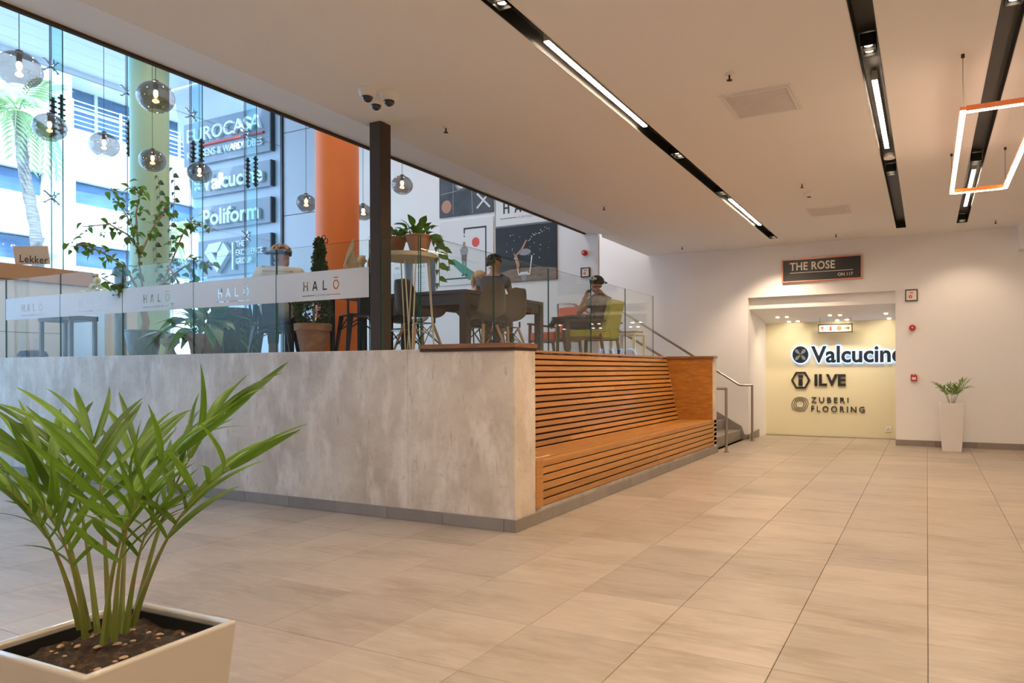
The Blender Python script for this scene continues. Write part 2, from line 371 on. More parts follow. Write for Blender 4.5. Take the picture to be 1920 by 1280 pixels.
# ---- poster wall: inside the cafe, then running on outdoors with a slanted end
pw = MB(); pw.box(XF,-4.97,YP,10.86,0,7.2)
wall_cafe = st(pw.build('wall_cafe', mt['wall']))
co = MB(); co.prism([(XF,0),(XF,8.0),(-16.15,8.0),(-14.6,2.2),(-14.6,0)],YP-.004,11.2); co.box(XF,-10.6,YP-.004,YP+.01,0,7.2); st(co.build('wall_outdoor', mt['cladding']))  # last box: indoor wall strip with its window-lit shade put into the colour
# joints of the outer wall cladding
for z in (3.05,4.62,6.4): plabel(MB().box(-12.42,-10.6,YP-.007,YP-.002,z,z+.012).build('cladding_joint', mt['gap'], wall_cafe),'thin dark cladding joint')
# ---- concrete wall round the raised cafe
cw = MB(); cw.box(-12.3,-4.0,4.771,4.95,0,1.463); cw.box(-4.0,-2.925,4.771,5.10,0,1.463)
cw.box(-4.0,-3.80,5.10,10.75,0,1.455); cw.box(-3.8,-2.945,5.10,10.60,0,.125); cw.box(-3.8,-2.93,10.60,10.75,0,1.455)
conc = st(cw.build('wall_concrete', mt['concrete'], bevel=.006))
for nm, segs in (('baseboard_front',None),('baseboard_side',None)):
    if nm == 'baseboard_front':
        base = st(MB().box(-12.3,-2.927,4.762,4.771,0,.098).build(nm, mt['grout'])); x = -2.916; ln = .105
        while x > -12.2:
            MB().box(x-ln+.0015,x-.0015,4.752,4.764,.001,.100).build('skirting_tile', mt['skirt'], base, bevel=.0015, seg=1); x -= ln; ln = .6
    else:
        base = st(MB().box(-2.925,-2.918,4.771,10.75,0,.098).build(nm, mt['grout'])); y = 4.752
        for ln in [.62]+[.6]*8+[.58]:
            MB().box(-2.92,-2.908,y+.0015,y+ln-.0015,.001,.100).build('skirting_tile', mt['skirt'], base, bevel=.0015, seg=1); y += ln
bb = st(MB().box(-.475,4.5,12.994,13.0,0,.096).build('baseboard_back', mt['grout'])); x = -.475
while x < 4.4:
    MB().box(x+.0015,min(x+.6,4.5)-.0015,12.984,12.996,.001,.098).build('skirting_tile', mt['skirt'], bb, bevel=.0015, seg=1); x += .6
bb = st(MB().box(-3.06,-2.94,12.994,13.0,0,.086).build('baseboard_left', mt['grout']))
MB().box(-3.05,-2.94,12.984,12.996,.001,.088).build('skirting_tile', mt['skirt'], bb)
MB().hexa([(-2.952,12.984,.001),(-2.938,12.984,.001),(-2.866,13.55,.001),(-2.88,13.55,.001),(-2.952,12.984,.088),(-2.938,12.984,.088),(-2.866,13.55,.15),(-2.88,13.55,.15)]).build('skirting_tile', mt['skirt'], bb)
# ---- cafe platform
pf = MB(); pf.box(-12.4,-4.0,4.95,10.8,1.2,PZ); pf.box(-9,-5.16,10.95,13.0,1.2,PZ)
st(pf.build('floor', mt['platform']))
# ---- staircase between bench end and back wall, climbing to the left
sc_ = T('staircase','grey tiled staircase climbing left between the bench end and the white wall','stairs',(-3.07,11.9,0))
rise, tread = PZ/8, .298
for k in range(8):
    x1 = -k*tread; x0 = x1-tread-.02 if k < 7 else x1-.6
    MB().box(x0,x1,-1.13 if k < 6 else -.98,1.02,k*rise+(0 if k==0 else -.03),(k+1)*rise).build('step', mt['skirt'], sc_, bevel=.004)
sk = MB(); pts = [(0.05,0.0),(.05,.09),(.0,.24),(-7*tread-.1,.24+7*.596*.298),(-7*tread-.1,0)]
sk.prism(pts,1.045,1.085); sk.build('wall_stringer', mt['skirt'], sc_)
# ---- glazed facade
st(MB().box(XF-.12,XF+.05,-5.0,-1.21,0,7.2).build('wall_left', mt['wall']))
win = st(MB().box(XF-.05,XF+.05,-1.2,10.8,0,.08).build('window_1', mt['bronze']))
def gbox(name, x0,x1,y0,y1,z0,z1, axis, gm, em, parent=None, loc=None):
    b = MB().box(x0,x1,y0,y1,z0,z1); me = bpy.data.meshes.new(name); me.from_pydata(b.v,[],b.f)
    me.materials.append(gm); me.materials.append(em); me.update()
    for p in me.polygons: p.material_index = 0 if abs(p.normal['xyz'.index(axis)]) > .9 else 1
    return link(name, me, None, parent, loc=loc)
FY = [10.8-.95-1.185*k for k in range(5)]      # 9.85, 8.665, 7.48, 6.295, 5.11
ys = [10.8]+FY+[3.925,2.74,.77,-1.2]; zs = [.08,1.96,4.04,6.12,7.2]
for a in range(len(ys)-1):
    for b_ in range(4):
        gbox('glass_pane',XF-.006,XF+.006,ys[a+1]+.005,ys[a]-.005,zs[b_]+.005,zs[b_+1]-.005,'x',mt['facade'],mt['gap'],win)
for y in FY+[3.925,2.74]:
    gbox('glass_fin',XF+.04,XF+.36,y-.009,y+.009,.08,7.2,'y',mt['fin'],mt['edge'],win)
for y in FY:
    for z in (1.96,4.04,6.12):
        s = MB(); X0 = XF+.055
        s.tube([(X0-.02,y,z),(X0+.10,y,z)],.018,8); s.bar((X0+.04,y,z-.09),(X0+.04,y,z+.09),.05,.02)
        for dy in (-.10,.10):
            for dz in (-.085,.085):
                s.tube([(X0,y,z),(X0,y+dy,z+dz)],[.014,.010],6); s.lathe([(.022,-.012),(.022,.012)],8,(X0-.02,y+dy,z+dz))
        s.build('spider_fitting', mt['chrome'], win, smooth=True)
    s = MB()
    for xx in (XF+.10,XF+.33):
        s.box(xx-.012,xx+.012,y-.02,y+.02,5.0,5.62)
        for k in range(7): s.tube([(xx,y-.05,5.05+.085*k),(xx,y+.05,5.05+.085*k)],.017,6)
    s.build('splice_plate', mt['bronze'], win)
st(MB().box(XF-.03,XF+.03,10.76,10.8,.08,7.2).build('trim_3', mt['black']))
# ================================================================== OUTDOORS
st(MB().box(-60,-12.6,-40,70,-.3,-.1).build('floor', mt['asphalt']))
# overhang above the glass front
ov = T('entrance_overhang','white boarded overhang above the glass front outside','canopy',(-17,3,8.0))
k = 0
for a in range(9):
    x0 = a*.5; MB().box(x0+.004,x0+.496,-9,7.75,0,.10).build('soffit_board', mt['bwhite'], ov)
MB().box(-.06,0,-9,7.75,-.12,.5).build('edge_beam', mt['bwhite'], ov)
# white office building across the road: facade in the plane x = -24
bld = T('office_building','white building with blue ribbon windows across the road','building',(-24,20,0))
b = MB(); y0,y1 = -24.,40.
zb = [(-.1,4.62),(5.36,6.60),(7.33,8.95),(10.75,16)]
for a,c in zb: b.box(-8,0,y0,y1,a,c)
for a,c in ((4.62,5.36),(6.60,7.33)):
    for p,q in ((y0,-16),(-8.0,-7.15),(5.0,6.0),(14,16),(26,28)): b.box(-8,0,p,q,a,c)
    b.box(-8,-.5,y0,y1,a,c)
b.box(-8,-1.6,y0,y1,8.95,10.75); b.box(-8,0,y0,-7.25,8.95,10.75)
b.build('wall', mt['bwhite'], bld)
for a,c in ((4.62,5.36),(6.60,7.33)):
    for p,q in ((-16,-8.0),(-7.15,5.0),(6,14)):
        n = max(2,int((q-p)/2.1))
        for k in range(n):
            ya,yb = p+(q-p)*k/n, p+(q-p)*(k+1)/n
            w_ = MB().box(-.30,-.24,ya+.03,yb-.03,a+.02,c-.02).build('window', mt['bwin'], bld)
            MB().box(-.24,-.20,ya-.03,ya+.03,a,c).build('mullion', mt['bframe'], w_)
n = 7
for k in range(n):
    ya = -7.2+k*1.5
    w_ = MB().box(-1.6,-1.54,ya+.04,ya+1.46,9.0,10.72).build('window', mt['bwin'], bld)
    f = MB(); f.box(-1.54,-1.48,ya-.05,ya+.05,8.95,10.75); f.box(-1.54,-1.49,ya,ya+1.5,10.05,10.12); f.build('window_frame', mt['bframe'], w_)
rl = MB()
for z in (9.1,9.25,9.4,9.55,9.70,9.85): rl.bar((-.08,-7.2,z),(-.08,3.2,z),.03,.03)
for y in range(8): rl.bar((-.08,-7.2+y*1.485,8.95),(-.08,-7.2+y*1.485,9.88),.06,.06)
rl.build('balcony_railing', mt['bframe'], bld)
# palms on the pavement
def frond_mesh(name, n=15, L=1.25, droop=.55):
    b = MB(); pts = []
    for i in range(n+1):
        t = i/n; pts.append(Vector((L*t*(1-.18*t*t), 0, .38*t-droop*t*t)))
    b.tube(pts,[.014*(1-.8*i/n)+.002 for i in range(n+1)],4)
    for i in range(3,n+1):
        p = pts[i]; t = i/n; ll = .42*(1-.55*abs(t-.45)*1.4)
        for s in (-1,1):
            d = Vector((.62,s*.72,-.45)).normalized(); w = Vector((.5,-s*.3,.1)).normalized()*.022
            q = p+d*ll*.55+Vector((0,0,.01)); e = p+d*ll+Vector((0,0,-.10))
            b.add([p-w*.6,p+w*.6,q+w,e,q-w],[(0,1,2,3,4)])
    me = bpy.data.meshes.new(name); me.from_pydata(b.v,[],b.f); me.materials.append(mt['frond']); return me
fme = [frond_mesh('frond',15,1.25,.55),frond_mesh('frond',15,1.2,.9),frond_mesh('frond',15,1.1,1.25)]
def palm(loc, path, rad, label, sc=1., seed=1, nf=16):
    rn = random.Random(seed)
    t = T('palm_tree', label, 'palm tree', loc)
    m = MB(); P = []; RR = []
    for i in range(len(path)*6-5):
        a = i/6; k = min(int(a),len(path)-2); f = a-k
        p = Vector(path[k]).lerp(Vector(path[k+1]),f); P.append(p); RR.append(rad*(1.12 if i%2 else .96))
    m.tube(P,RR,10).build('trunk', mt['trunk'], t, smooth=True)
    top = Vector(path[-1])
    for k in range(nf):
        o = link('frond', fme[k%3], None, t)
        az = k*2.399+rn.random()*.3; el = [.75,.25,-.25][k%3]+rn.uniform(-.15,.15)
        orient(o, top, (math.cos(az)*math.cos(el),math.sin(az)*math.cos(el),math.sin(el)), s=sc*rn.uniform(.85,1.1))
    return t
palm((-20.5,10.15,-.1),[(0,0,0),(0,-.02,3.3),(0,-.14,5.1),(0,-.40,6.6),(0,-.5,7.95)],.125,'tall palm tree with leaning grey trunk outside the glass',1.15,3)
palm((-21.5,14.2,-.1),[(0,0,0),(.05,.05,2.5),(0,0,5.6)],.09,'shorter palm tree with pale fronds outside, beside the green column',.7,5,14)
palm((-20.3,16.5,-.1),[(0,0,0),(.05,0,2.5),(0,.05,5.4)],.09,'short palm tree outside, left of the big sign wall',.6,8,14)
# ---- outdoor signs on the wall
def text_mesh(body, size=1., extrude=.0, offset=0., space=1.0):
    c = bpy.data.curves.new('lettering','FONT'); c.body = body; c.size = size; c.extrude = extrude; c.offset = offset; c.space_character = space; c.resolution_u = 3
    o = bpy.data.objects.new('lettering', c); COL.objects.link(o)
    dg = bpy.context.evaluated_depsgraph_get(); me = bpy.data.meshes.new_from_object(o.evaluated_get(dg))
    bpy.data.objects.remove(o); bpy.data.curves.remove(c); me.materials.clear(); return me
def fit(me, x0,x1,z0,z1, y, th=.02):
    """put text mesh on a wall facing -y: glyphs in the xz plane from y back by th"""
    xs_ = [v.co.x for v in me.vertices]; ys_ = [v.co.y for v in me.vertices]; zs_ = [v.co.z for v in me.vertices]
    ax,bx,ay,by,az,bz = min(xs_),max(xs_),min(ys_),max(ys_),min(zs_),max(zs_)
    for v in me.vertices:
        c = v.co.copy()
        v.co = (x0+(c.x-ax)/(bx-ax)*(x1-x0), y-((c.z-az)/max(bz-az,1e-6))*th, z0+(c.y-ay)/(by-ay)*(z1-z0))
    me.update(); return me
def textpart(body, x0,x1,z0,z1,y,m,parent,name='lettering',th=.02,offset=0.,space=1.):
    return link(name, fit(text_mesh(body,1.,.02,offset,space),x0,x1,z0,z1,y,th), m, parent)
def letters(body, x0,x1,z0,z1,y,m,parent,th=.02,offset=0.,space=1.,name='letter'):
    me = fit(text_mesh(body,1.,.02,offset,space),x0,x1,z0,z1,y,th); b = bmesh.new(); b.from_mesh(me); seen = set()
    bmesh.ops.remove_doubles(b, verts=b.verts[:], dist=1e-5); b.verts.ensure_lookup_table()
    for v in b.verts:
        if v.index in seen: continue
        st_, isl = [v], []
        seen.add(v.index)
        while st_:
            a = st_.pop(); isl.append(a)
            for e in a.link_edges:
                w = e.other_vert(a)
                if w.index not in seen: seen.add(w.index); st_.append(w)
        ix = {a.index:k for k,a in enumerate(isl)}; fs = {f for a in isl for f in a.link_faces}
        n_ = bpy.data.meshes.new(name); n_.from_pydata([tuple(a.co) for a in isl],[],[[ix[q.index] for q in f.verts] for f in fs]); link(name, n_, m, parent)
    b.free()
YS = YP-.10
def sgn(label, x0,x1,z0,z1):
    t = T('shop_sign', label, 'sign', ((x0+x1)/2,YP,z0)); cx_ = (x0+x1)/2
    MB().box(x0-cx_,x1-cx_,-.10,0,0,z1-z0).build('panel', mt['signpanel'], t)
    MB().box(x1-cx_-.001,x1-cx_+.035,-.11,-.0,0,z1-z0).build('side_edge', mt['print_black'], t)
    def tx(body,a,b_,c,d,m=mt['signletter'],off=0.,space=1.,th=.07): return letters(body,a-cx_,b_-cx_,c-z0,d-z0,-.10,m,t,th,off,space)
    return t, tx, cx_
t, tx, c0 = sgn('topmost outdoor sign panel reading EUROCASA KITCHENS & WARDROBES',-15.6,-12.72,6.06,7.05)
tx('EUROCASA',-15.40,-12.95,6.57,6.88,off=.008); tx('KITCHENS & WARDROBES',-15.42,-12.92,6.21,6.37,th=.05)
MB().box(-14.95-c0,-12.9-c0,-.15,-.1,.40,.44).build('underline', mt['print_red'], t)
t, tx, c0 = sgn('outdoor sign panel reading Valcucine in raised white letters',-15.3,-12.72,5.30,5.86)
tx('Valcucine',-14.88,-12.88,5.40,5.76,off=.022)
b = MB()
for k in range(4):
    a = k*math.pi/2+math.pi/4
    b.prism([(-15.05-c0+.14*math.cos(a+q)*s_, .25+.14*math.sin(a+q)*s_) for q,s_ in ((0,.15),(.45,.7),(0,1.),(-.45,.7))],-.16,-.1)
b.build('emblem', mt['signletter'], t)
t, tx, c0 = sgn('outdoor sign panel reading Poliform in raised white letters',-15.3,-12.72,4.51,5.06)
tx('Poliform',-14.86,-13.0,4.60,4.97,off=.022)
t, tx, c0 = sgn('lowest outdoor sign panel with faceted gem and THE EXCELLENCE GROUP',-15.1,-12.72,3.45,4.28)
for j,(s_,za) in enumerate((('THE',4.04),('EXCELLENCE',3.85),('GROUP',3.66))): tx(s_,-13.74,-13.74+[.28,.85,.5][j],za,za+.13,off=.012)
MB().box(-13.87-c0,-13.82-c0,-.17,-.1,.10,.70).build('divider_bar', mt['signletter'], t)
G = {k:(x-c0,z-3.45) for k,(x,z) in dict(L=(-14.76,3.97),T1=(-14.60,4.16),T2=(-14.14,4.19),Rr=(-13.92,3.93),B=(-14.33,3.50),I1=(-14.52,3.97),I2=(-14.30,3.97),I3=(-14.33,3.72)).items()}
def facet(ks, d):
    MB().prism([G[k] for k in ks],-.1-d,-.1).build('facet', mt['signletter'], t)
facet(('L','T1','I1'),.10); facet(('T1','T2','I2','I1'),.12); facet(('T2','Rr','I2'),.09); facet(('Rr','B','I3','I2'),.11); facet(('L','I1','I3','B'),.08)
# ================================================================== LAMPS AND CEILING FITTINGS
def lamp(kind, loc, power, parent=None, size=.04, cone=None, aim=None, size_y=None, col=LAMP, blend=.6):
    l = bpy.data.lights.new('lamp_light', kind); l.energy = power; l.color = col
    if kind == 'AREA':
        l.size = size
        if size_y: l.shape = 'RECTANGLE'; l.size_y = size_y
    else: l.shadow_soft_size = size
    if cone: l.spot_size = R(cone); l.spot_blend = blend
    o = bpy.data.objects.new('lamp_light', l); COL.objects.link(o)
    if parent: o.parent = parent
    o.location = loc
    if aim is not None: o.rotation_euler = Vector(aim).to_track_quat('-Z','Y').to_euler()
    return o
STRIPS = [[(-.78,1.12),(4.24,6.14),(9.26,11.15)],[(-4.0,-2.1),(.95,2.85),(5.97,7.86)],[(-.85,1.05),(2.5,4.4),(9.17,11.15)]]
SPOTS = [[-2.2,.0-1.4,2.1,3.63,7.09,8.85,12.2],[-1.2,.3,3.9,5.36,8.83],[-2.0,1.7,5.0,8.81,12.15]]
SPOT_W, STRIPS_ON = 48, 1
tl = ['black recessed light track nearest the concrete wall','black recessed light track in the middle of the lobby ceiling','rightmost black recessed light track, above the orange pendant']
for k,(a,b_) in enumerate(TR):
    cx_ = (a+b_)/2; hw = (b_-a)/2
    t = T('light_track', tl[k], 'light track', (cx_,0,ZC), 0, 'recessed light tracks in the lobby ceiling')
    c = MB(); th = .008
    c.box(-hw,hw,TY[0],TY[1],.10,.108); c.box(-hw,-hw+th,TY[0],TY[1],.0,.10); c.box(hw-th,hw,TY[0],TY[1],.0,.10); c.box(-hw,hw,TY[0],TY[0]+th,0,.1); c.box(-hw,hw,TY[1]-th,TY[1],0,.1)
    c.build('channel', mt['track'], t)
    MB().box(-hw-.006,-hw+.003,TY[0],TY[1],-.003,.001).box(hw-.003,hw+.006,TY[0],TY[1],-.003,.001).build('edge_trim', mt['whiteplastic'], t)
    for (y0,y1) in STRIPS[k]:
        MB().box(-.020,.020,y0,y1,.024,.10).build('strip_housing', mt['white'], t)
        MB().box(-.019,.019,y0+.004,y1-.004,.018,.024).build('light_strip', mt['strip'], t)
    for y in SPOTS[k]:
        h = MB(); h.box(-.05,.05,y-.10,y-.09,.005,.09); h.box(-.05,.05,y+.09,y+.10,.005,.09); h.box(-.05,-.042,y-.1,y+.1,.005,.09); h.box(.042,.05,y-.1,y+.1,.005,.09); h.box(-.05,.05,y-.006,y+.006,.005,.09)
        s = h.build('spot_lamp', mt['track'], t)
        for dy in (-.048,.048):
            MB().lathe([(.030,.03),(.028,.024),(.0005,.022)],14,(0,y+dy,0)).build('lamp_disc', mt['spot'], s)
        lamp('SPOT',(cx_,y,ZC-.02),SPOT_W*(2.6 if k == 0 and y > 8 else .7 if k == 2 and y > 12 else 1),None,.05,115,(0.05,.05,-1))
# unseen downlights in the double-height part: stair lamp inferred, others added to brighten
for lab,x,y,pw in (('above the stairs',-5.75,12.05,170),('above the dark table, added for cafe light',-6.6,8.6,85),('above the counters, added for cafe light',-9.6,8.6,85),('above the seated man, added for cafe light',-6.6,6.0,120),('above the fig tree, added for cafe light',-9.6,6.0,100),('over the left lobby, added for extra light',-7.6,2.0,110)):
    t = T('unseen_downlight','round white downlight in the high ceiling '+lab,'downlight',(x,y,7.2),0,'downlights in the high ceiling')
    MB().lathe([(.09,-.03),(.11,-.03),(.115,0)],20,cap=False).build('trim_ring', mt['whiteplastic'], t); MB().lathe([(.001,-.012),(.09,-.012)],18,cap=False).build('lens', mt['spot'], t)
    lamp('SPOT',(x,y,7.15),pw,None,.09,130,(0,0,-1),col=(1,.81,.60),blend=.5)
# round detector set into the middle track
tag(MB().lathe([(.055,0),(.06,.02),(.06,.05)],20).build('ceiling_speaker', mt['whiteplastic'], smooth=True, loc=(-.352,8.17,ZC-.005)),'round pale fitting set into the middle light track','speaker')
# hanging orange lamp frame
ch = T('pendant_frame_lamp','orange rectangular pendant frame lamp with glowing tubes','pendant lamp',(.475,7.0,3.10))
hx, y0, y1 = .24, -1.29, 1.30
for s in (-1,1):
    n_ = MB().box(s*hx-.019,s*hx+.019,y0,y1,.022,.046).build('long_bar', mt['orangepaint'], ch, bevel=.003)
    MB().box(s*hx-.017,s*hx+.017,y0+.004,y1-.004,0,.022).build('glow_tube', mt['led'], n_)
for y in (y0,y1):
    n_ = MB().box(-hx+.019,hx-.019,y-.019,y+.019,.008,.046).build('short_bar', mt['orangepaint'], ch, bevel=.003)
    MB().box(-hx+.019,hx-.019,y-.014,y+.014,0,.008).build('glow_tube', mt['led'], n_)
    for s in (-1,1):
        wi = MB().tube([(s*hx,y,.046),(s*hx,y,.40)],.0022,5).build('wire', mt['black'], ch)
        MB().lathe([(.012,.395),(.012,.42)],10,(s*hx,y,0)).build('anchor', mt['bronze'], wi)
# ceiling vents
for lab,y0_,y1_ in (('larger white ceiling vent panel nearer the camera',5.67,6.275),('smaller-looking white ceiling vent panel near the back wall',10.195,10.76)):
    t = T('ceiling_vent', lab, 'vent', (-1.235,(y0_+y1_)/2,ZC), 0, 'ceiling vents')
    hx_, hy_ = .29, (y1_-y0_)/2
    for q,(iw,zz) in enumerate(((.022,-.006),(.018,-.012))):
        ox = hx_-q*.026; oy = hy_-q*.026
        f = MB(); f.box(-ox,ox,-oy,-oy+iw,zz,0); f.box(-ox,ox,oy-iw,oy,zz,0); f.box(-ox,-ox+iw,-oy+iw,oy-iw,zz,0); f.box(ox-iw,ox,-oy+iw,oy-iw,zz,0)
        f.build('frame', mt['whiteplastic'], t)
    n_ = 14
    for q in range(n_):
        yy = -hy_+.06+(2*hy_-.12)*q/(n_-1); MB().box(-hx_+.05,hx_-.05,yy-.014,yy+.014,-.007,-.001).build('louvre', mt['greyplastic'], t)
# sprinklers, smoke detector
sl = ['beside the large ceiling vent','behind the smoke detector, over the lobby','above the black sign on the back wall','at the far right end of the ceiling','over the wooden bench','beside the black column','at the far left corner of the back wall']
for lab,(x,y) in zip(sl,[(-1.333,5.283),(-1.343,8.798),(-1.341,12.312),(.932,12.297),(-3.946,8.777),(-3.956,5.262),(-3.98,12.301)]):
    t = T('sprinkler','small chrome ceiling sprinkler '+lab,'sprinkler',(x,y,ZC),0,'ceiling sprinklers')
    MB().lathe([(.012,-.012),(.036,-.006),(.038,0)],14).build('rosette', mt['whiteplastic'], t, smooth=True)
    MB().lathe([(.004,-.05),(.008,-.046),(.007,-.012),(.011,-.008)],8).build('nozzle', mt['bronze'], t)
    MB().lathe([(.022,-.052),(.022,-.049)],10).build('deflector', mt['bronze'], t)
t = T('smoke_detector','white domed smoke detector between vent and sprinkler on the ceiling','smoke detector',(-1.337,9.317,ZC))
MB().lathe([(.03,-.05),(.045,-.045),(.05,-.022),(.06,-.02),(.062,0)],18).build('body', mt['whiteplastic'], t, smooth=True)
MB().lathe([(.018,-.056),(.03,-.05)],14).build('sensor', mt['bronze'], t)
# dome cameras
for lab,(x,y,az,sc) in zip(('leftmost of three white dome cameras by the column','rightmost of three white dome cameras by the column','middle and lowest of three white dome cameras by the column'),
                        ((-3.985,4.28,-1.2,.95),(-3.89,4.425,-.6,.95),(-4.055,4.455,1.0,.9))):
    t = T('dome_camera', lab, 'security camera', (x,y,ZC), 0, 'dome cameras on the ceiling')
    MB().lathe([(.048*sc,-.062*sc),(.064*sc,-.050*sc),(.074*sc,-.025*sc),(.078*sc,0)],22).build('housing', mt['whiteplastic'], t, smooth=True)
    MB().ell((0,0,-.060*sc),(.047*sc,.047*sc,.047*sc),18,8,-1,.02).build('dome', M('camera_dome',(.008,.008,.009),.06,coat=.6), t, smooth=True)
# ================================================================== COLUMN, BALUSTRADE, BENCH, RAILS
col = T('steel_column','dark bronze square steel column rising from the concrete wall to the ceiling','column',(-4.44,4.93,1.463))
MB().box(-.0625,.0625,-.07,.07,.012,ZC-1.463).build('shaft', mt['bronze'], col, bevel=.004)
MB().box(-.066,.066,-.074,.074,0,.012).build('base_plate', mt['bronze'], col)
# ---- glass balustrade
LET = {'H':[[(0,0),(.17,0),(.17,.42),(.54,.42),(.54,0),(.71,0),(.71,1),(.54,1),(.54,.58),(.17,.58),(.17,1),(0,1)]],
 'A':[[(0,0),(.17,0),(.24,.22),(.57,.22),(.64,0),(.81,0),(.49,1),(.32,1)],[(.285,.36),(.525,.36),(.405,.76)]],
 'L':[[(0,0),(.60,0),(.60,.15),(.17,.15),(.17,1),(0,1)]]}
def ell2(cx_,cz,rx,rz,n=26): return [(cx_+rx*math.cos(2*math.pi*k/n),cz+rz*math.sin(2*math.pi*k/n)) for k in range(n)]
LET['O'] = [ell2(.44,.5,.44,.5),ell2(.44,.5,.275,.345)]
def halo_contours(cx_, z0, h, w):
    out = []; u = w/5.18          # letters start at these offsets (in letter heights)
    for ch_,ox in (('H',0),('A',1.32),('L',2.85),('O',4.30)):
        for c in LET[ch_]: out.append([(cx_-w/2+(ox+p[0])*u, z0+p[1]*h) for p in c])
    ox = 4.30
    out.append([(cx_-w/2+(ox+a)*u, z0+b*h) for a,b in ((.12,1.17),(.76,1.17),(.76,1.28),(.12,1.28))])
    return out
def curve_sheet(name, conts, m, parent, y, th=.002):
    c = bpy.data.curves.new(name,'CURVE'); c.dimensions = '2D'; c.fill_mode = 'BOTH'; c.extrude = th/2
    for ct in conts:
        s = c.splines.new('POLY'); s.points.add(len(ct)-1); s.use_cyclic_u = True
        for p,q in zip(s.points,ct): p.co = (q[0],q[1],0,1)
    o = bpy.data.objects.new(name,c); COL.objects.link(o)
    dg = bpy.context.evaluated_depsgraph_get(); me = bpy.data.meshes.new_from_object(o.evaluated_get(dg)); bpy.data.objects.remove(o); bpy.data.curves.remove(c)
    for v in me.vertices: v.co = (v.co.x, y-v.co.z, v.co.y)
    me.materials.clear(); me.update(); return link(name, me, m, parent)
GT = 2.467
fx = [-10.64,-9.41,-8.17,-6.94,-5.70,-4.508]
fl_ = ['leftmost frosted-band HALŌ glass panel on the concrete wall','second frosted-band HALŌ glass panel from the left on the concrete wall','HALŌ glass panel in front of the fig tree bucket','HALŌ glass panel in front of the big-leaved potted plant','HALŌ glass panel next to the black column']
for k in range(5):
    a,b_ = fx[k],fx[k+1]; w2 = (b_-a)/2-.006
    t = T('glass_panel', fl_[k], 'glass panel', ((a+b_)/2,4.866,1.463), 0, 'front balustrade panels with lettering')
    gbox('pane',-w2,w2,-.006,.006,.0,GT-1.463,'y',mt['glass'],mt['edge'],t)
    z0 = 1.948-1.463; z1 = 2.222-1.463
    cts = [[(-w2,z0),(w2,z0),(w2,z1),(-w2,z1)]]+halo_contours(0,z0+.093,.090,.46)
    for a0,a1 in ((-.245,-.075),(.075,.245)): cts.append([(a0,z0+.044),(a1,z0+.044),(a1,z0+.050),(a0,z0+.050)])
    curve_sheet('frosted_band', cts, mt['frost'], t, -.0075)
    textpart('COFFEE',-.062,.062,z0+.037,z0+.056,-.0088,mt['print_grey'],t,'lettering',.0006,0,1.3)
t = T('glass_panel','narrow clear glass panel right of the black column','glass panel',(-4.16,4.866,1.463)); gbox('pane',-.205,.205,-.006,.006,0,GT-1.463,'y',mt['glass'],mt['edge'],t)
t = T('glass_panel','glass panel at the far left edge of the concrete wall','glass panel',(-11.2,4.866,1.463)); gbox('pane',-.55,.55,-.006,.006,0,GT-1.463,'y',mt['glass'],mt['edge'],t)
gy = [4.875,6.03,7.185,8.34,9.51,10.68]
gl_ = ['clear glass panel behind the bench, nearest the concrete corner','second clear glass panel behind the bench','middle clear glass panel behind the bench','clear glass panel behind the bench, in front of the green armchair','clear glass panel behind the bench, nearest the stairs']
for k in range(5):
    a,b_ = gy[k],gy[k+1]; w2 = (b_-a)/2-.005
    t = T('glass_panel', gl_[k], 'glass panel', (-3.945,(a+b_)/2,1.455), 0, 'side balustrade panels behind the bench')
    gbox('pane',-.006,.006,-w2,w2,0,GT-1.455,'x',mt['glass2'],mt['edge'],t)
# ---- slatted bench
bn = T('slatted_bench','long golden-brown slatted wooden bench built into the concrete wall','bench',(-2.93,5.10,0))
def bb_(x0,x1,y0,y1,z0,z1): return (x0+2.93,x1+2.93,y0-5.10,y1-5.10,z0,z1)
rn = random.Random(4)
A = Vector((-3.485+2.93,0,.522)); B = Vector((-3.685+2.93,0,1.468)); dv = (B-A)/15; nrm = Vector((dv.z,0,-dv.x)).normalized()
sl_me = {}
for k in range(15):
    p = A+dv*k; q = p+dv*.72; yj = 1.75+.85*((k*7)%5)/5+(1.3 if k%3==2 else 0)
    for ya,yb_ in ((.02,yj-.0015),(yj+.0015,5.48)):
        if k == 14: pass
        s = MB(); a0,a1,b0,b1 = p-nrm*.03,p,q,q-nrm*.03
        s.hexa([(a0.x,ya,a0.z),(a1.x,ya,a1.z),(a1.x,yb_,a1.z),(a0.x,yb_,a0.z),(b1.x,ya,b1.z),(b0.x,ya,b0.z),(b0.x,yb_,b0.z),(b1.x,yb_,b1.z)])
        s.build('back_slat', mt['wood'], bn, bevel=.002, seg=1)
bp = MB(); p,q = A-nrm*.032, B-nrm*.032
bp.hexa([(p.x-.06,.0,p.z),(p.x,.0,p.z),(p.x,5.5,p.z),(p.x-.06,5.5,p.z),(q.x-.02,.0,q.z),(q.x,.0,q.z),(q.x,5.5,q.z),(q.x-.02,5.5,q.z)]); bp.build('backing_panel', mt['gap'], bn)
for k in range(9):
    x1 = -.030-k*.0585
    for ya,yb_ in ((.02,3.1+.25*(k%3)-.0015),(3.1+.25*(k%3)+.0015,5.48)):
        MB().box(x1-.047,x1,ya,yb_,.482,.512).build('seat_slat', mt['wood'], bn, bevel=.002, seg=1)
MB().box(-.56,-.02,.02,5.62,.44,.475).build('seat_base', mt['gap'], bn)
fz = [(.462,.512),(.400,.452),(.331,.387),(.262,.318),(.193,.249),(.132,.180)]
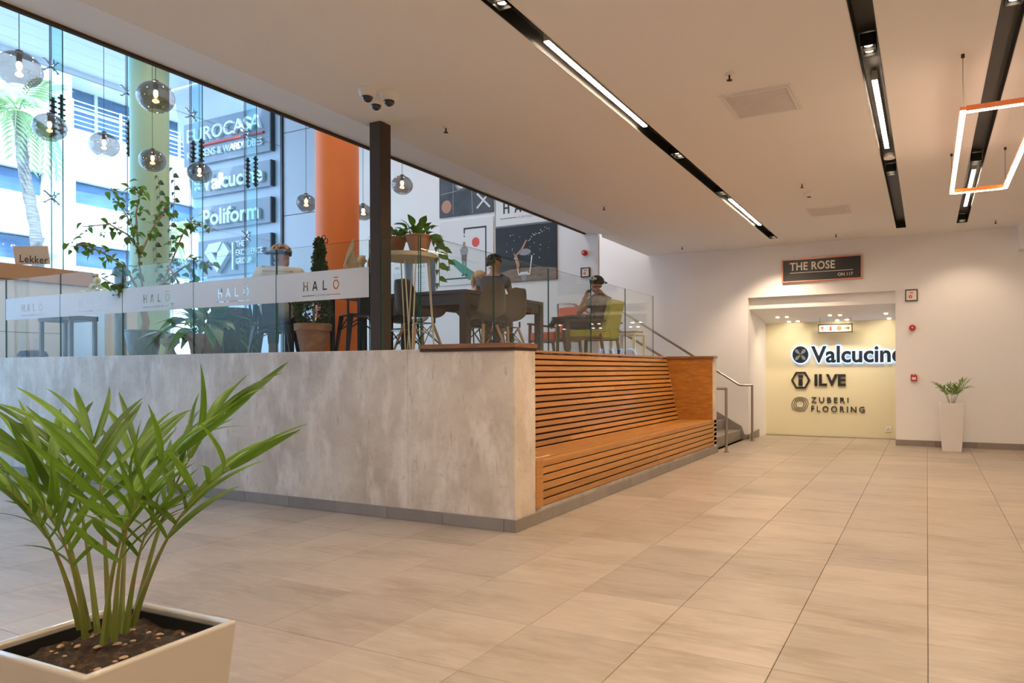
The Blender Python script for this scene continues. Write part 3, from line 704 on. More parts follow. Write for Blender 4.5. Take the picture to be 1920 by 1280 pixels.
for k,(z0,z1) in enumerate(fz):
    yj = 3.0+.0*k
    for ya,yb_ in ((.12,yj-.0015),(yj+.0015,5.64)):
        MB().box(-.026,.0,ya,yb_,z0,z1).build('front_slat', mt['wood'], bn, bevel=.002, seg=1)
MB().box(-.05,-.03,.1,5.63,.135,.47).build('front_backing', mt['gap'], bn)
MB().box(-.05,.012,.0,.118,.132,.530).build('end_post', mt['wood'], bn, bevel=.003)
MB().prism([(-.78,.13),(-.02,.13),(-.02,1.455),(-.78,1.455)],-.0,.016).build('left_end_board', mt['woodflat'], bn)
MB().prism([(-.565,.505),(-.02,.505),(-.02,1.455),(-.765,1.455)],5.475,5.497).build('right_end_panel', mt['woodflat'], bn)
MB().box(-.80,.014,5.45,5.665,1.457,1.492).build('right_cap', mt['capwood'], bn, bevel=.003)
MB().box(-.87,-.745,.0,5.47,1.470,1.492).build('top_rail', mt['wood'], bn, bevel=.002)
MB().box(-.94,.015,-.345,.02,1.464,1.503).build('left_cap', mt['capwood'], bn, bevel=.004)
MB().box(-.93,.006,-.338,.015,1.440,1.4635).build('cap_fascia', mt['gap'], bn)
# ---- stair handrails
hr = T('handrail','brushed steel handrail on the far side of the stairs, post against the white wall','handrail',(-2.816,12.72,0))
MB().tube([(-2.9,0,2.655),(-.241,0,1.01),(-.22,0,1.0),(0,0,1.0),(0,0,.99)],.021,10).build('rail', mt['steel'], hr, smooth=True)
MB().tube([(0,0,.01),(0,0,1.0)],.021,10).build('post', mt['steel'], hr, smooth=True)
MB().lathe([(.045,0),(.045,.012),(.03,.014)],16).build('base_plate', mt['steel'], hr)
hr = T('handrail','brushed steel handrail on the near side of the stairs, beside the bench end','handrail',(-2.80,10.83,0))
MB().tube([(-2.89,-.13,1.43),(-2.89,-.13,2.42),(-2.61,-.13,2.42),(-2.55,-.125,2.39),(-1.1,-.01,1.53),(-.20,0,.99),(-.17,0,.985),(0,0,.985)],.021,10).build('rail', mt['steel'], hr, smooth=True)
MB().tube([(0,0,.01),(0,0,1.0)],.021,10).build('post', mt['steel'], hr, smooth=True)
MB().lathe([(.045,0),(.045,.012),(.03,.014)],16).build('base_plate', mt['steel'], hr)
# ================================================================== BACK WALL AND RECESS
t = T('wall_sign','black sign with rose gold frame reading THE ROSE ON 117','sign',(-1.661,YB,2.835)); ox,oz = 1.661,-2.835
MB().box(-.655,.655,-.04,0,.015,.400).build('panel', mt['signblack'], t)
f = MB(); f.box(-.671,.671,-.05,0,0,.022); f.box(-.671,.671,-.05,0,.393,.415); f.box(-.671,-.649,-.05,0,.022,.393); f.box(.649,.671,-.05,0,.022,.393); f.build('frame', mt['rosegold'], t)
letters('THE ROSE',-2.192+ox,-1.43+ox,3.040+oz,3.183+oz,-.041,mt['signcream'],t,.006,.02,1.05)
MB().box(-2.192+ox,-1.138+ox,-.046,-.04,2.993+oz,3.003+oz).build('underline', mt['signcream'], t)
textpart('ON 117',-1.385+ox,-1.138+ox,2.903+oz,2.957+oz,-.041,mt['signcream'],t,'lettering',.006,.01)
def firesign(label, x0,x1,z0,z1,y):
    w2,h = (x1-x0)/2, z1-z0; t = T('fire_sign', label, 'sign', ((x0+x1)/2,y,z0), 0, 'framed fire hose signs')
    MB().box(-w2+.012,w2-.012,-.02,0,.012,h-.012).build('panel', mt['signcream'], t)
    f = MB(); f.box(-w2,w2,-.03,0,0,.014); f.box(-w2,w2,-.03,0,h-.014,h); f.box(-w2,-w2+.014,-.03,0,.014,h-.014); f.box(w2-.014,w2,-.03,0,.014,h-.014); f.build('frame', mt['print_black'], t)
    MB().prism(ell2(-w2*.15,h*.38,h*.14,h*.14,16),-.026,-.02).build('hose_symbol', mt['print_red'], t)
    MB().prism(ell2(-w2*.15,h*.38,h*.05,h*.05,10),-.029,-.0255).build('symbol_hub', mt['signcream'], t)
    MB().box(-w2*.25,w2*.3,-.026,-.02,h*.66,h*.73).build('hose_symbol', mt['print_red'], t)
firesign('framed fire hose sign on the wall right of the recess opening',-.323,-.136,2.415,2.608,YB)
firesign('framed fire hose sign on the cafe wall, right of the coffee splash poster',-5.285,-5.118,2.862,3.025,YP)
def siren(label, x, z, y, r=.052):
    t = T('alarm_sounder', label, 'alarm', (x,y,z))
    rot = Matrix.Rotation(R(90),4,'X')
    MB().lathe([(r*.9,0),(r,.02),(r,.05),(r*.75,.07),(r*.35,.075)],18).xf(rot).build('body', mt['red'], t, smooth=True)
    MB().lathe([(r*.32,.072),(r*.2,.082)],12).xf(rot).build('cap', mt['whiteplastic'], t)
siren('round red alarm sounder on the wall right of the recess',-.217,1.969,YB); siren('round red alarm sounder high on the cafe wall',-5.213,3.275,YP,.048)
t = T('call_point','small red fire call point box on the wall above the tall planter','call point',(-.195,YB,1.083))
MB().box(-.047,.047,-.05,0,0,.095).build('box', mt['red'], t, bevel=.006); MB().box(-.03,.03,-.053,-.049,.02,.065).build('window', mt['print_white'], t)
MB().box(-.045,-.02,-.045,-.01,.095,.112).build('lid_clip', mt['red'], t); MB().box(.01,.03,-.045,-.01,.095,.112).build('lid_clip', mt['red'], t)
t = T('power_socket','white power socket low on the cream logo wall','socket',(-.635,14.05,.136))
MB().box(-.049,.049,-.012,0,0,.097).build('plate', mt['whiteplastic'], t, bevel=.003)
for k,(dx,dz) in enumerate(((-.018,.035),(.018,.035),(0,.062))): MB().lathe([(.009,0),(.009,.003)],8).xf(Matrix.Translation((dx,-.012,dz))@Matrix.Rotation(R(90),4,'X')).build('pin_hole', mt['print_black'], t)
# hanging emergency direction sign
t = T('hanging_sign','hanging framed sign with red fire symbols and arrow','sign',(-1.522,13.8,1.962)); w2,h = .30,.158
MB().box(-w2+.012,w2-.012,-.008,.008,.012,h-.012).build('panel', mt['signcream'], t)
f = MB(); f.box(-w2,w2,-.015,.015,0,.015); f.box(-w2,w2,-.015,.015,h-.015,h); f.box(-w2,-w2+.015,-.015,.015,.015,h-.015); f.box(w2-.015,w2,-.015,.015,.015,h-.015); f.build('frame', mt['print_black'], t)
for k in range(3): MB().box(-.152+k*.145,-.148+k*.145,-.011,-.007,.02,h-.02).build('divider', mt['print_grey'], t)
s = MB(); s.box(-.25,-.195,-.012,-.008,.085,.10); s.box(-.23,-.215,-.012,-.008,.04,.115); s.box(-.255,-.24,-.012,-.008,.075,.105); s.build('tap_symbol', mt['print_red'], t)
MB().prism([(-.10,.035),(-.06,.035),(-.06,.10),(-.07,.115),(-.072,.125),(-.088,.125),(-.09,.115),(-.10,.10)],-.012,-.008).build('extinguisher_symbol', mt['print_red'], t)
MB().prism(ell2(.068,.078,.044,.044,18),-.012,-.008).build('reel_symbol', M('print_salmon',(.60,.20,.12),.5), t)
MB().prism([(.165,.07),(.215,.07),(.21,.045),(.255,.079),(.21,.113),(.215,.088),(.165,.088)],-.012,-.008).build('arrow_symbol', mt['print_red'], t)
for sx in (-.27,.27): MB().tube([(sx,0,h),(sx,0,h+.13)],.0025,5).build('wire', mt['black'], t)
# logos on the cream wall
def logo(label, x, z): return T('wall_logo', label, 'logo', (x,14.05,z))
t = logo('backlit blue-edged Valcucine logo on the cream wall',-1.3,1.40)
def dx(v): return v+1.3
letters('Valcucine',dx(-1.985),dx(-.375),.0,.325,-.035,mt['letter'],t,.025,.03); hl = textpart('Valcucine',dx(-1.998),dx(-.362),-.012,.337,-.012,mt['halo'],t,'backlight',.01,.042)
rb = MB().prism(ell2(dx(-2.177),.163,.150,.165,28),-.06,-.035); rb.build('emblem', mt['letter'], t)
MB().prism(ell2(dx(-2.177),.163,.163,.178,28),-.022,-.012).build('backlight', mt['halo'], t)
for k in range(4):
    a = math.pi/4+k*math.pi/2
    MB().prism([(dx(-2.177)+s_*.145*math.cos(a+q), .163+s_*.155*math.sin(a+q)) for q,s_ in ((0,.04),(.42,.45),(.28,.75),(0,.95),(-.28,.75),(-.42,.45))],-.063,-.058).build('petal', M('petal_steel',(.35,.45,.60),.25,metal=.7), t)
t = logo('black ILVE logo with hexagon badge on the cream wall',-1.86,.915)
def dx(v): return v+1.86
letters('ILVE',dx(-1.923),dx(-1.365),.05,.275,-.0,mt['letter'],t,.03,.035,1.05)
def hexo(s_): return [(dx(-2.179)+.178*s_*a, .160+.160*s_*b_) for a,b_ in ((-1,0),(-.5,1),(.5,1),(1,0),(.5,-1),(-.5,-1))]
curve_sheet('hexagon', [hexo(1.),hexo(.80)], mt['letter'], t, -.016, .03)
MB().box(dx(-2.217),dx(-2.145),-.03,0,.055,.185).build('letter_stem', mt['letter'], t); MB().box(dx(-2.225),dx(-2.137),-.03,0,.205,.255).build('letter_dot', mt['letter'], t)
t = logo('black ZUBERI FLOORING lettering with ring badge on the cream wall',-1.7,.46)
def dx(v): return v+1.7
letters('ZUBERI',dx(-1.985),dx(-1.32),.187,.292,0,mt['letter'],t,.02,.004,1.45); letters('FLOORING',dx(-1.985),dx(-1.04),.014,.127,0,mt['letter'],t,.02,.004,1.45)
for k,s_ in enumerate((1.,.76,.52)):
    def blob(q): return [(dx(-2.195)+q*(.145*math.cos(a)*(1+.10*math.sin(2*a+.6))), .155+q*.155*math.sin(a)*(1+.12*math.cos(a*2))) for a in [2*math.pi*i/30 for i in range(30)]]
    curve_sheet('ring', [blob(s_),blob(s_-.05)], mt['letter'], t, -.008, .012)
# downlights in the recess
rl_ = ['far left','left','left front','second left front','middle','middle right','middle front','middle right front','right','right front']
for lab,(px_,py_) in zip(rl_,((1458,594.5),(1475.5,594),(1479.5,602.7),(1496,602),(1556,591),(1575,590.5),(1570,600),(1588,599),(1661,587.5),(1667,596.5))):
    o_ = W(0,0,0); r_ = W(px_,py_,1)-o_
    # ray against the sloping recess ceiling z = 2.40 - .25*(y-13.2)
    tt = (2.40+.25*13.2-CH)/(r_.z+.25*r_.y); p = o_+r_*tt
    m = MB().lathe([(.030,-.002),(.030,.0)],14).xf(Matrix.Rotation(math.atan(-.25),4,'X'))
    tag(m.build('recess_downlight', mt['spot'], loc=(p.x,p.y,p.z-.004)),'small glowing downlight in the recess ceiling, '+lab+' of the row','downlight','recess downlights')
for x in (-2.4,-1.55,-.75): lamp('SPOT',(x,13.36,2.34),30,None,.03,110,(0,.55,-1),col=(1,.86,.62),blend=.9)
# ================================================================== PLANTERS IN THE LOBBY
def leaflet_mesh(name, droop, wid=.085, n=8, m=None, tipw=.0):
    """long folded leaflet along +x, length 1"""
    V, F = [], []
    for i in range(n+1):
        t = i/n; w = wid*(math.sin(math.pi*min(1,.10+t*.90))**.62)*(1-.25*t) if t < 1 else .002
        x = t*(1-.10*droop*t); z = .05*math.sin(math.pi*t)-droop*t*t*.55
        V += [(x,-w,z+.30*w),(x,0,z),(x,w,z+.30*w)]
    for i in range(n):
        a = 3*i; F += [(a,a+1,a+4,a+3),(a+1,a+2,a+5,a+4)]
    me = bpy.data.meshes.new(name); me.from_pydata(V,[],F); me.polygons.foreach_set('use_smooth',[True]*len(F))
    me.materials.append(m); return me
LM = [leaflet_mesh('leaflet',d,.066,8,mt['leaf']) for d in (.05,.3,.6)]
def bez(p0,p1,p2,p3,t): return p0*(1-t)**3+p1*3*t*(1-t)**2+p2*3*t*t*(1-t)+p3*t**3
def frond(parent, base, knee, tip, L, rn, npair=7, t0=.50, spread=.62, rad=.0075, side=None, lw=1., droopbias=0, basek=0., facing=None):
    base, knee, tip = Vector(base), Vector(knee), Vector(tip)
    c1 = base.lerp(knee,.55)+Vector((0,0,.03)); c2 = knee+(knee-base).normalized()*(tip-knee).length*.35
    P = [bez(base,c1,c2,tip,i/16) for i in range(17)]
    s = MB().tube(P,[rad*(.35+.95*max(0,1-i/9)**1.2*basek+.65*(1-i/16)) for i in range(17)],6).build('frond', mt['stem'], parent, smooth=True)
    for k in range(npair):
        t = t0+(1-t0)*(k+.3)/npair
        p = bez(base,c1,c2,tip,t); q = bez(base,c1,c2,tip,min(t+.03,1.0)+.001); tg = (q-p).normalized()
        sd = tg.cross(Vector(side) if side else Vector((0,0,1)))
        if sd.length < .1: sd = tg.cross(Vector((.4,.9,0)))
        sd.normalize(); upv = sd.cross(tg)
        for sg in (-1,1):
            u = (k+.3)/npair
            ang = spread*(1.2-.6*u)+rn.uniform(-.18,.18)
            d = tg*math.cos(ang)+sd*sg*math.sin(ang)+upv*rn.uniform(.05,.30)
            ll = L*(1.0-.55*abs(u-.38)**1.2)*rn.uniform(.72,1.18)
            o = link('leaflet', LM[min(2,max(0,int(rn.random()*2.2+droopbias)))], None, s)
            tc = (Vector(facing)-p).normalized() if facing else upv
            orient(o, p, d, tc*.7+upv*.6+Vector((rn.uniform(-.5,.5),rn.uniform(-.5,.5),.25)), (ll, ll*rn.uniform(.85,1.25)*lw, ll))
    d = (tip-bez(base,c1,c2,tip,.96)).normalized(); o = link('leaflet', LM[1], None, s); orient(o, tip, d, (Vector(facing)-tip).normalized() if facing else (0,0,1), (L*.8,L*.9*lw,L*.8))
    return s
def planter(t, wx, wy, h, taper, m, rim=.028, soil=.06, bev=.012):
    def ring(sx,sy,z): return [(-sx,-sy,z),(sx,-sy,z),(sx,sy,z),(-sx,sy,z)]
    b = MB(); V = ring(wx*taper,wy*taper,0)+ring(wx*(taper*.4+.6),wy*(taper*.4+.6),h*.45)+ring(wx,wy,h)+ring(wx-rim,wy-rim,h)+ring(wx-rim-.004,wy-rim-.004,h-soil-.02)
    F = [(3,2,1,0)]
    for l in range(4):
        for k in range(4): F.append((4*l+k,4*l+(k+1)%4,4*l+4+(k+1)%4,4*l+4+k))
    F.append((16,17,18,19)); b.add(V,F); b.build('pot', m, t, bevel=bev, seg=3, smooth=True)
    n = 14; g = MB(); rn = random.Random(2); V,F = [],[]
    for i in range(n+1):
        for j in range(n+1): V.append(((i/n*2-1)*(wx-rim-.006),(j/n*2-1)*(wy-rim-.006),h-soil+rn.uniform(-.012,.016)))
    for i in range(n):
        for j in range(n): a = i*(n+1)+j; F.append((a,a+1,a+n+2,a+n+1))
    g.add(V,F).build('soil', mt['soil'], t, smooth=True)
# ---- big planter in the foreground
PL = T('potted_palm','large palm in a square white planter in the left foreground','potted plant',(-2.187,1.272,0),R(2))
planter(PL,.246,.232,.50,.74,mt['potwhite'],.026,.055,.010)
li = MB(); a,b_ = .214,.200
for q in ((-a,a,-b_,-b_+.006),(-a,a,b_-.006,b_),(-a,-a+.006,-b_,b_),(a-.006,a,-b_,b_)): li.box(q[0],q[1],q[2],q[3],.43,.482)
li.build('liner', mt['print_black'], PL)
rn = random.Random(11); inv = PL.matrix_basis.inverted() if False else (Matrix.Translation((-2.187,1.272,0))@Matrix.Rotation(R(2),4,'Z')).inverted()
for k in range(40):
    x,y = rn.uniform(-.19,.19),rn.uniform(-.18,.18); s_ = rn.uniform(.006,.014)
    MB().ell((0,0,0),(s_,s_*.7,s_*.4),7,4).build('bark_chip', mt['bark'], PL, loc=(x,y,.452+s_*.3), rz=rn.uniform(0,3))
FR = [  # base px, knee px, tip px, depth base, knee, tip, leaflet length, pairs
 ((252,1165),(318,905),(425,775),2.14,2.20,2.28,.33,5),
 ((248,1172),(318,985),(432,878),2.12,2.06,1.98,.31,4),
 ((226,1188),(238,930),(262,840),2.15,2.28,2.42,.33,4),
 ((205,1195),(192,905),(172,822),2.12,2.15,2.20,.32,4),
 ((183,1188),(150,905),(104,832),2.14,2.24,2.34,.32,4),
 ((166,1180),(112,930),(38,852),2.16,2.15,2.12,.31,5),
 ((150,1178),(98,1005),(10,915),2.10,2.02,1.94,.30,4),
 ((214,1200),(222,1030),(268,925),2.06,2.00,1.94,.22,3),
 ((194,1208),(215,1000),(335,850),2.06,2.05,2.06,.32,5),
 ((160,1195),(135,1040),(72,940),2.06,1.98,1.90,.23,4),
 ((236,1185),(262,1010),(305,955),2.1,2.05,2.0,.19,3)]
for bs,kn,tp,d0,d1,d2,L,npr in FR:
    f = frond(PL, inv@W(*bs,d0), inv@W(*kn,d1), inv@W(*tp,d2), L, rn, npr+2, .44, .72, .0052, None, .62, .25, 1.1, inv@Vector((0,0,1.5)))
# ---- tall planter by the back wall
P2 = T('potted_palm','small palm in a tall tapered grey-white planter by the back wall','potted plant',(.342,12.42,0))
planter(P2,.168,.168,.755,.80,mt['greyplastic'],.016,.03,.008)
rn = random.Random(5)
for k in range(9):
    a = k*2.4+.4; b0 = Vector((.03*math.cos(a),.03*math.sin(a),.72)); kn = b0+Vector((.06*math.cos(a),.06*math.sin(a),.17)); tp = kn+Vector((.15*math.cos(a),.15*math.sin(a),.10+.05*(k%3)))
    frond(P2,b0,kn,tp,.155,rn,6,.42,.8,.0035,None,.9,.3)
# ================================================================== CAFE: columns, pendants, furniture
for lab,x,y,m,nm in (('round pale green column behind the fig tree',-11.17,7.08,'greenpaint','green'),('round orange column left of the black steel column',-6.94,6.89,'orangepaint','orange')):
    t = T('round_column', lab, 'column', (x,y,PZ))
    MB().lathe([(.275,.02),(.275,7.2-PZ)],40).build('shaft', mt[m], t, smooth=True); MB().lathe([(.285,0),(.285,.05),(.276,.06)],40).build('foot_ring', mt[m], t)
GB = [('large smoked glass globe pendant at the far left edge',36,131,6.6,.185),('smoked glass globe pendant in front of the palm trunk',93,239,8.8,.185),('smoked glass globe pendant left of the green column',195,272,9.7,.185),
 ('higher smoked glass globe pendant in front of the green column',292,182,7.67,.185),('lower smoked glass globe pendant in front of the green column',286,301,10.2,.175),('smoked glass globe pendant in front of the raised sign lettering',374,324,11.4,.185),
 ('smoked glass globe pendant left of the orange column',574,381,10.6,.15),('smoked glass globe pendant half hidden behind the orange column',681,398,10.9,.14),('smoked glass globe pendant right of the black column',754,347,10.42,.155)]
def globe_mesh(r):
    prof = []
    for i in range(15):
        a = R(90)-R(155)*i/14; prof.append((r*math.cos(a)+.002, r*.90*math.sin(a)))
    return prof
for lab,px_,py_,d,r in GB:
    p = W(px_,py_,d); t = T('globe_pendant', lab, 'pendant lamp', p, 0, 'smoked glass globe pendants')
    MB().lathe(globe_mesh(r),28,cap=False).build('globe', mt['smoke'], t, smooth=True, angle=80)
    MB().lathe([(.006,r*1.02),(.03,r*.97),(.034,r*.84),(.022,r*.80),(.022,r*.42),(.018,r*.40)],12).build('lamp_holder', mt['bronze'], t, smooth=True)
    MB().ell((0,0,r*.20),(.024,.024,.045),10,8).build('bulb', mt['bulb'], t, smooth=True)
    MB().tube([(0,0,r*1.0),(0,0,7.2-p.z)],.0035,5).build('cord', mt['black'], t)
    lamp('POINT',p+Vector((0,0,r*.2)),14,None,.03,col=(1,.62,.30))
# ---- posters and boards on the cafe wall
def board(name, label, cat, x0,x1,z0,z1, m, th=.025, frame=None):
    t = T(name, label, cat, ((x0+x1)/2,YP,z0)); w2 = (x1-x0)/2
    MB().box(-w2,w2,-th,0,0,z1-z0).build('panel', m, t)
    if frame:
        f = MB(); q = .012; h = z1-z0
        f.box(-w2-q,w2+q,-th-.006,0,-q,0); f.box(-w2-q,w2+q,-th-.006,0,h,h+q); f.box(-w2-q,-w2,-th-.006,0,0,h); f.box(w2,w2+q,-th-.006,0,0,h); f.build('frame', frame, t)
    return t
def flat(t, poly, m, name='print', y=-.027, th=.0015): return MB().prism(poly, y-th, y+.0015).build(name, m, t)
t = board('wall_poster','slate-coloured poster with cookie, coffee cup and twig cross','poster',-8.258,-7.052,4.165,5.05,mt['print_dark'])
def o(x,z,t=t): return (x+7.655,z-4.165)
for p,q in (((-8.22,4.60),(-7.55,4.66)),((-7.94,4.20),(-7.93,5.0)),((-7.50,4.18),(-7.52,4.62))):
    a,b_ = Vector(o(*p)),Vector(o(*q)); n_ = Vector((-(b_-a).y,(b_-a).x)).normalized()*.007
    flat(t,[tuple(a-n_),tuple(b_-n_),tuple(b_+n_),tuple(a+n_)],mt['print_grey'],'chalk_line')
flat(t,ell2(*o(-8.09,4.36),.112,.122,20),mt['print_tan'],'cookie')
flat(t,ell2(*o(-7.74,4.76),.15,.135,24),mt['print_grey'],'saucer'); flat(t,ell2(*o(-7.74,4.77),.11,.10,20),mt['print_white'],'cup',-.029); flat(t,ell2(*o(-7.73,4.77),.08,.072,20),mt['print_black'],'coffee',-.031)
for s_ in (-1,1):
    a,b_ = Vector(o(-7.26-.14*s_,4.26)),Vector(o(-7.26+.14*s_,4.53)); n_ = Vector((-(b_-a).y,(b_-a).x)).normalized()*.018
    flat(t,[tuple(a-n_),tuple(b_-n_),tuple(b_+n_),tuple(a+n_)],mt['print_white'],'twig',-.027-.002*(s_+1))
t = board('wall_poster','white poster of a man standing on a green strip under a red dot','poster',-8.255,-7.05,2.88,4.08,mt['print_white'])
def o(x,z): return (x+7.6525,z-2.88)
for x0,x1,z0,z1 in ((-7.70,-7.20,3.895,3.925),(-7.225,-7.20,3.0,3.91),(-7.70,-7.675,3.82,3.91),(-8.12,-7.62,2.985,3.01)): flat(t,[o(x0,z0),o(x1,z0),o(x1,z1),o(x0,z1)],mt['print_black'],'black_line')
flat(t,[o(-7.69,3.80),o(-7.70,3.765),o(-7.688,3.75),o(-7.675,3.765)],mt['print_black'],'drop')
flat(t,ell2(*o(-7.435,3.643),.083,.088,24),mt['print_red'],'red_dot')
flat(t,[o(-8.03,3.33),o(-7.92,3.37),o(-7.40,3.05),o(-7.58,2.95)],mt['print_green'],'green_strip')
flat(t,ell2(*o(-7.69,3.63),.032,.045,12),mt['print_tan'],'printed_head',-.029)
flat(t,[o(-7.75,3.40),o(-7.635,3.40),o(-7.60,3.52),o(-7.645,3.585),o(-7.735,3.585),o(-7.785,3.52)],mt['print_grey'],'printed_shirt',-.029)
flat(t,[o(-7.745,3.30),o(-7.64,3.30),o(-7.635,3.43),o(-7.75,3.43)],mt['print_wood'],'printed_apron',-.031)
for a in (-7.735,-7.675): flat(t,[o(a,3.06),o(a+.03,3.06),o(a+.035,3.31),o(a-.005,3.31)],mt['print_green'],'printed_leg',-.029)
flat(t,[o(-7.75,3.03),o(-7.70,3.04),o(-7.70,3.065),o(-7.74,3.06)],mt['print_black'],'printed_shoe',-.031); flat(t,[o(-7.67,3.045),o(-7.61,3.03),o(-7.63,3.065),o(-7.67,3.07)],mt['print_black'],'printed_shoe',-.031)
t = board('wall_poster','black poster of a splashing iced coffee glass','poster',-7.003,-5.748,2.862,3.855,mt['print_black'])
def o(x,z): return (x+6.3755,z-2.862)
flat(t,[o(-7.0,2.866),o(-5.75,2.866),o(-5.75,3.06),o(-6.1,3.10),o(-6.65,3.09),o(-7.0,3.02)],mt['print_wood'],'printed_table')
for a,b_ in (((-6.60,3.33),(-6.52,2.98)),((-6.25,3.31),(-6.30,2.98))):
    flat(t,[o(*a),o(a[0]+.022,a[1]),o(b_[0]+.022,b_[1]),o(*b_)],mt['print_white'],'printed_glass',-.029)
flat(t,[o(-6.52,2.97),o(-6.28,2.97),o(-6.33,3.03),o(-6.47,3.03)],mt['print_white'],'printed_glass',-.031)
flat(t,[o(-6.45,2.87),o(-6.36,2.87),o(-6.34,2.98),o(-6.47,2.98)],mt['print_grey'],'printed_reflection',-.031)
flat(t,ell2(*o(-6.39,3.38),.13,.06,20),mt['print_grey'],'printed_foam',-.029)
flat(t,[o(-6.60,3.36),o(-6.55,3.34),o(-6.49,3.16),o(-6.51,3.08),o(-6.55,3.10),o(-6.57,3.26),o(-6.63,3.40)],mt['print_tan'],'printed_splash',-.033)
flat(t,[o(-6.55,3.32),o(-6.42,3.44),o(-6.34,3.58),o(-6.36,3.60),o(-6.46,3.44),o(-6.58,3.34)],mt['print_tan'],'printed_splash',-.033)
rn = random.Random(9)
for k in range(46):
    if k < 22: f_ = k/21; x = -6.34+.42*f_+rn.uniform(-.03,.03); z = 3.58+.20*f_**.7+rn.uniform(-.03,.03)
    else: x = rn.uniform(-6.85,-5.88); z = rn.uniform(3.25,3.72)
    r_ = rn.uniform(.004,.011); flat(t,ell2(*o(x,z),r_,r_,6),mt['print_white'],'printed_drop',-.029)
t = board('wall_poster','white board with HALŌ COFFEE lettering partly hidden by the ceiling edge','poster',-7.003,-5.75,3.885,4.75,mt['print_white'],.02,mt['print_grey'])
hc = halo_contours(0,.215,.20,.92)
for c in ([hc[0]],hc[1:3],[hc[3]],hc[4:6],[hc[6]]): curve_sheet('letter', c, mt['letter'], t, -.0225, .004)
for a0,a1 in ((-.53,-.17),(.17,.53)): MB().box(a0,a1,-.024,-.02,.125,.133).build('line', mt['letter'], t)
textpart('COFFEE',-.14,.14,.105,.150,-.02,mt['print_grey'],t,'lettering',.003,0,1.4)
for k,(x0,x1,xm) in enumerate(((-9.43,-8.91,-9.10),(-8.87,-8.365,-8.50))):
    t = board('menu_board',['left','right'][k]+' white menu board behind the tall plant table','menu',x0,x1,2.66,3.40,mt['print_white'],.02); c_ = (x0+x1)/2
    MB().box(xm-c_,x1-c_,-.0215,-.02,.0,.74).build('menu_photo', mt['print_dark'], t)
    curve_sheet('lettering', halo_contours(-.08,.60,.05,.16), mt['letter'], t, -.0212, .002)
    for q in range(11): MB().box(-.22,-.05+.03*(q%3),-.0212,-.02,.12+.038*q,.126+.038*q).build('text_line', mt['print_grey'], t)
# ---- chairs with moulded shells
def shell_mesh():
    prof = [(.235,.435,.40),(.21,.452,.42),(.14,.448,.44),(.04,.435,.455),(-.06,.432,.455),(-.14,.445,.45),(-.185,.485,.44),(-.21,.55,.43),(-.235,.64,.41),(-.258,.72,.36),(-.275,.79,.27),(-.282,.815,.17)]
    V,F = [],[]; n = 9
    for i,(y,z,w) in enumerate(prof):
        back = max(0,min(1,(i-4)/4))
        for k in range(n):
            s_ = (k/(n-1))*2-1; lift = .075*(abs(s_)**2.6)*(1-back*.75); fwd = .075*(abs(s_)**2.3)*back
            V.append((s_*w/2, y+fwd, z+lift))
    for i in range(len(prof)-1):
        for k in range(n-1): a = i*n+k; F.append((a,a+1,a+n+1,a+n))
    me = bpy.data.meshes.new('shell'); me.from_pydata(V,[],F); me.polygons.foreach_set('use_smooth',[True]*len(F)); me.materials.append(mt['chairshell']); return me
shm = shell_mesh()
leg4 = []
for sx in (-1,1):
    for sy in (-1,1):
        m_ = MB().tube([(sx*.20,sy*.21,0),(sx*.10,sy*.11,.37)],[.011,.017],8); m_.build('leg_mesh_source', mt['lightwood'], smooth=True); ob = bpy.data.objects['leg_mesh_source']; leg4.append(ob.data); bpy.data.objects.remove(ob)
for me in leg4: me.name = 'leg'
def shellchair(label, x, y, rz, group='moulded shell chairs at the dark table'):
    t = T('shell_chair', label, 'chair', (x,y,PZ), rz, group)
    o_ = link('shell', shm, None, t); md = o_.modifiers.new('thick','SOLIDIFY'); md.thickness = .010; md2 = o_.modifiers.new('sub','SUBSURF'); md2.levels = 1; md2.render_levels = 1
    for me in leg4: link('leg', me, None, t)
    w = MB()
    for sy in (-1,1): w.tube([(-.10,sy*.11,.36),(.165,sy*.175,.13)],.005,5); w.tube([(.10,sy*.11,.36),(-.165,sy*.175,.13)],.005,5)
    for sx in (-1,1): w.tube([(sx*.10,-.11,.36),(sx*.165,.175,.13)],.005,5); w.tube([(sx*.10,.11,.36),(sx*.165,-.175,.13)],.005,5)
    w.tube([(-.10,-.11,.37),(.10,-.11,.37),(.10,.11,.37),(-.10,.11,.37)],.006,5,True); w.build('wire_brace', mt['black'], t)
    w = MB()
    for sx in (-.12,.12): 
        for sy in (-.12,.12): w.tube([(sx,sy,.37),(sx,sy,.44)],.012,6)
    w.build('mount', mt['black'], t); return t
shellchair('dark moulded shell chair at the near end of the dark table',-4.88,6.0,R(-16))
shellchair('dark moulded shell chair on the bench side of the dark table, nearest the corner',-4.44,6.57,R(78))
shellchair('dark moulded shell chair on the bench side of the dark table, further back',-4.48,7.10,R(84))
shellchair('dark moulded shell chair at the far left side of the dark table',-5.72,6.75,R(-95))
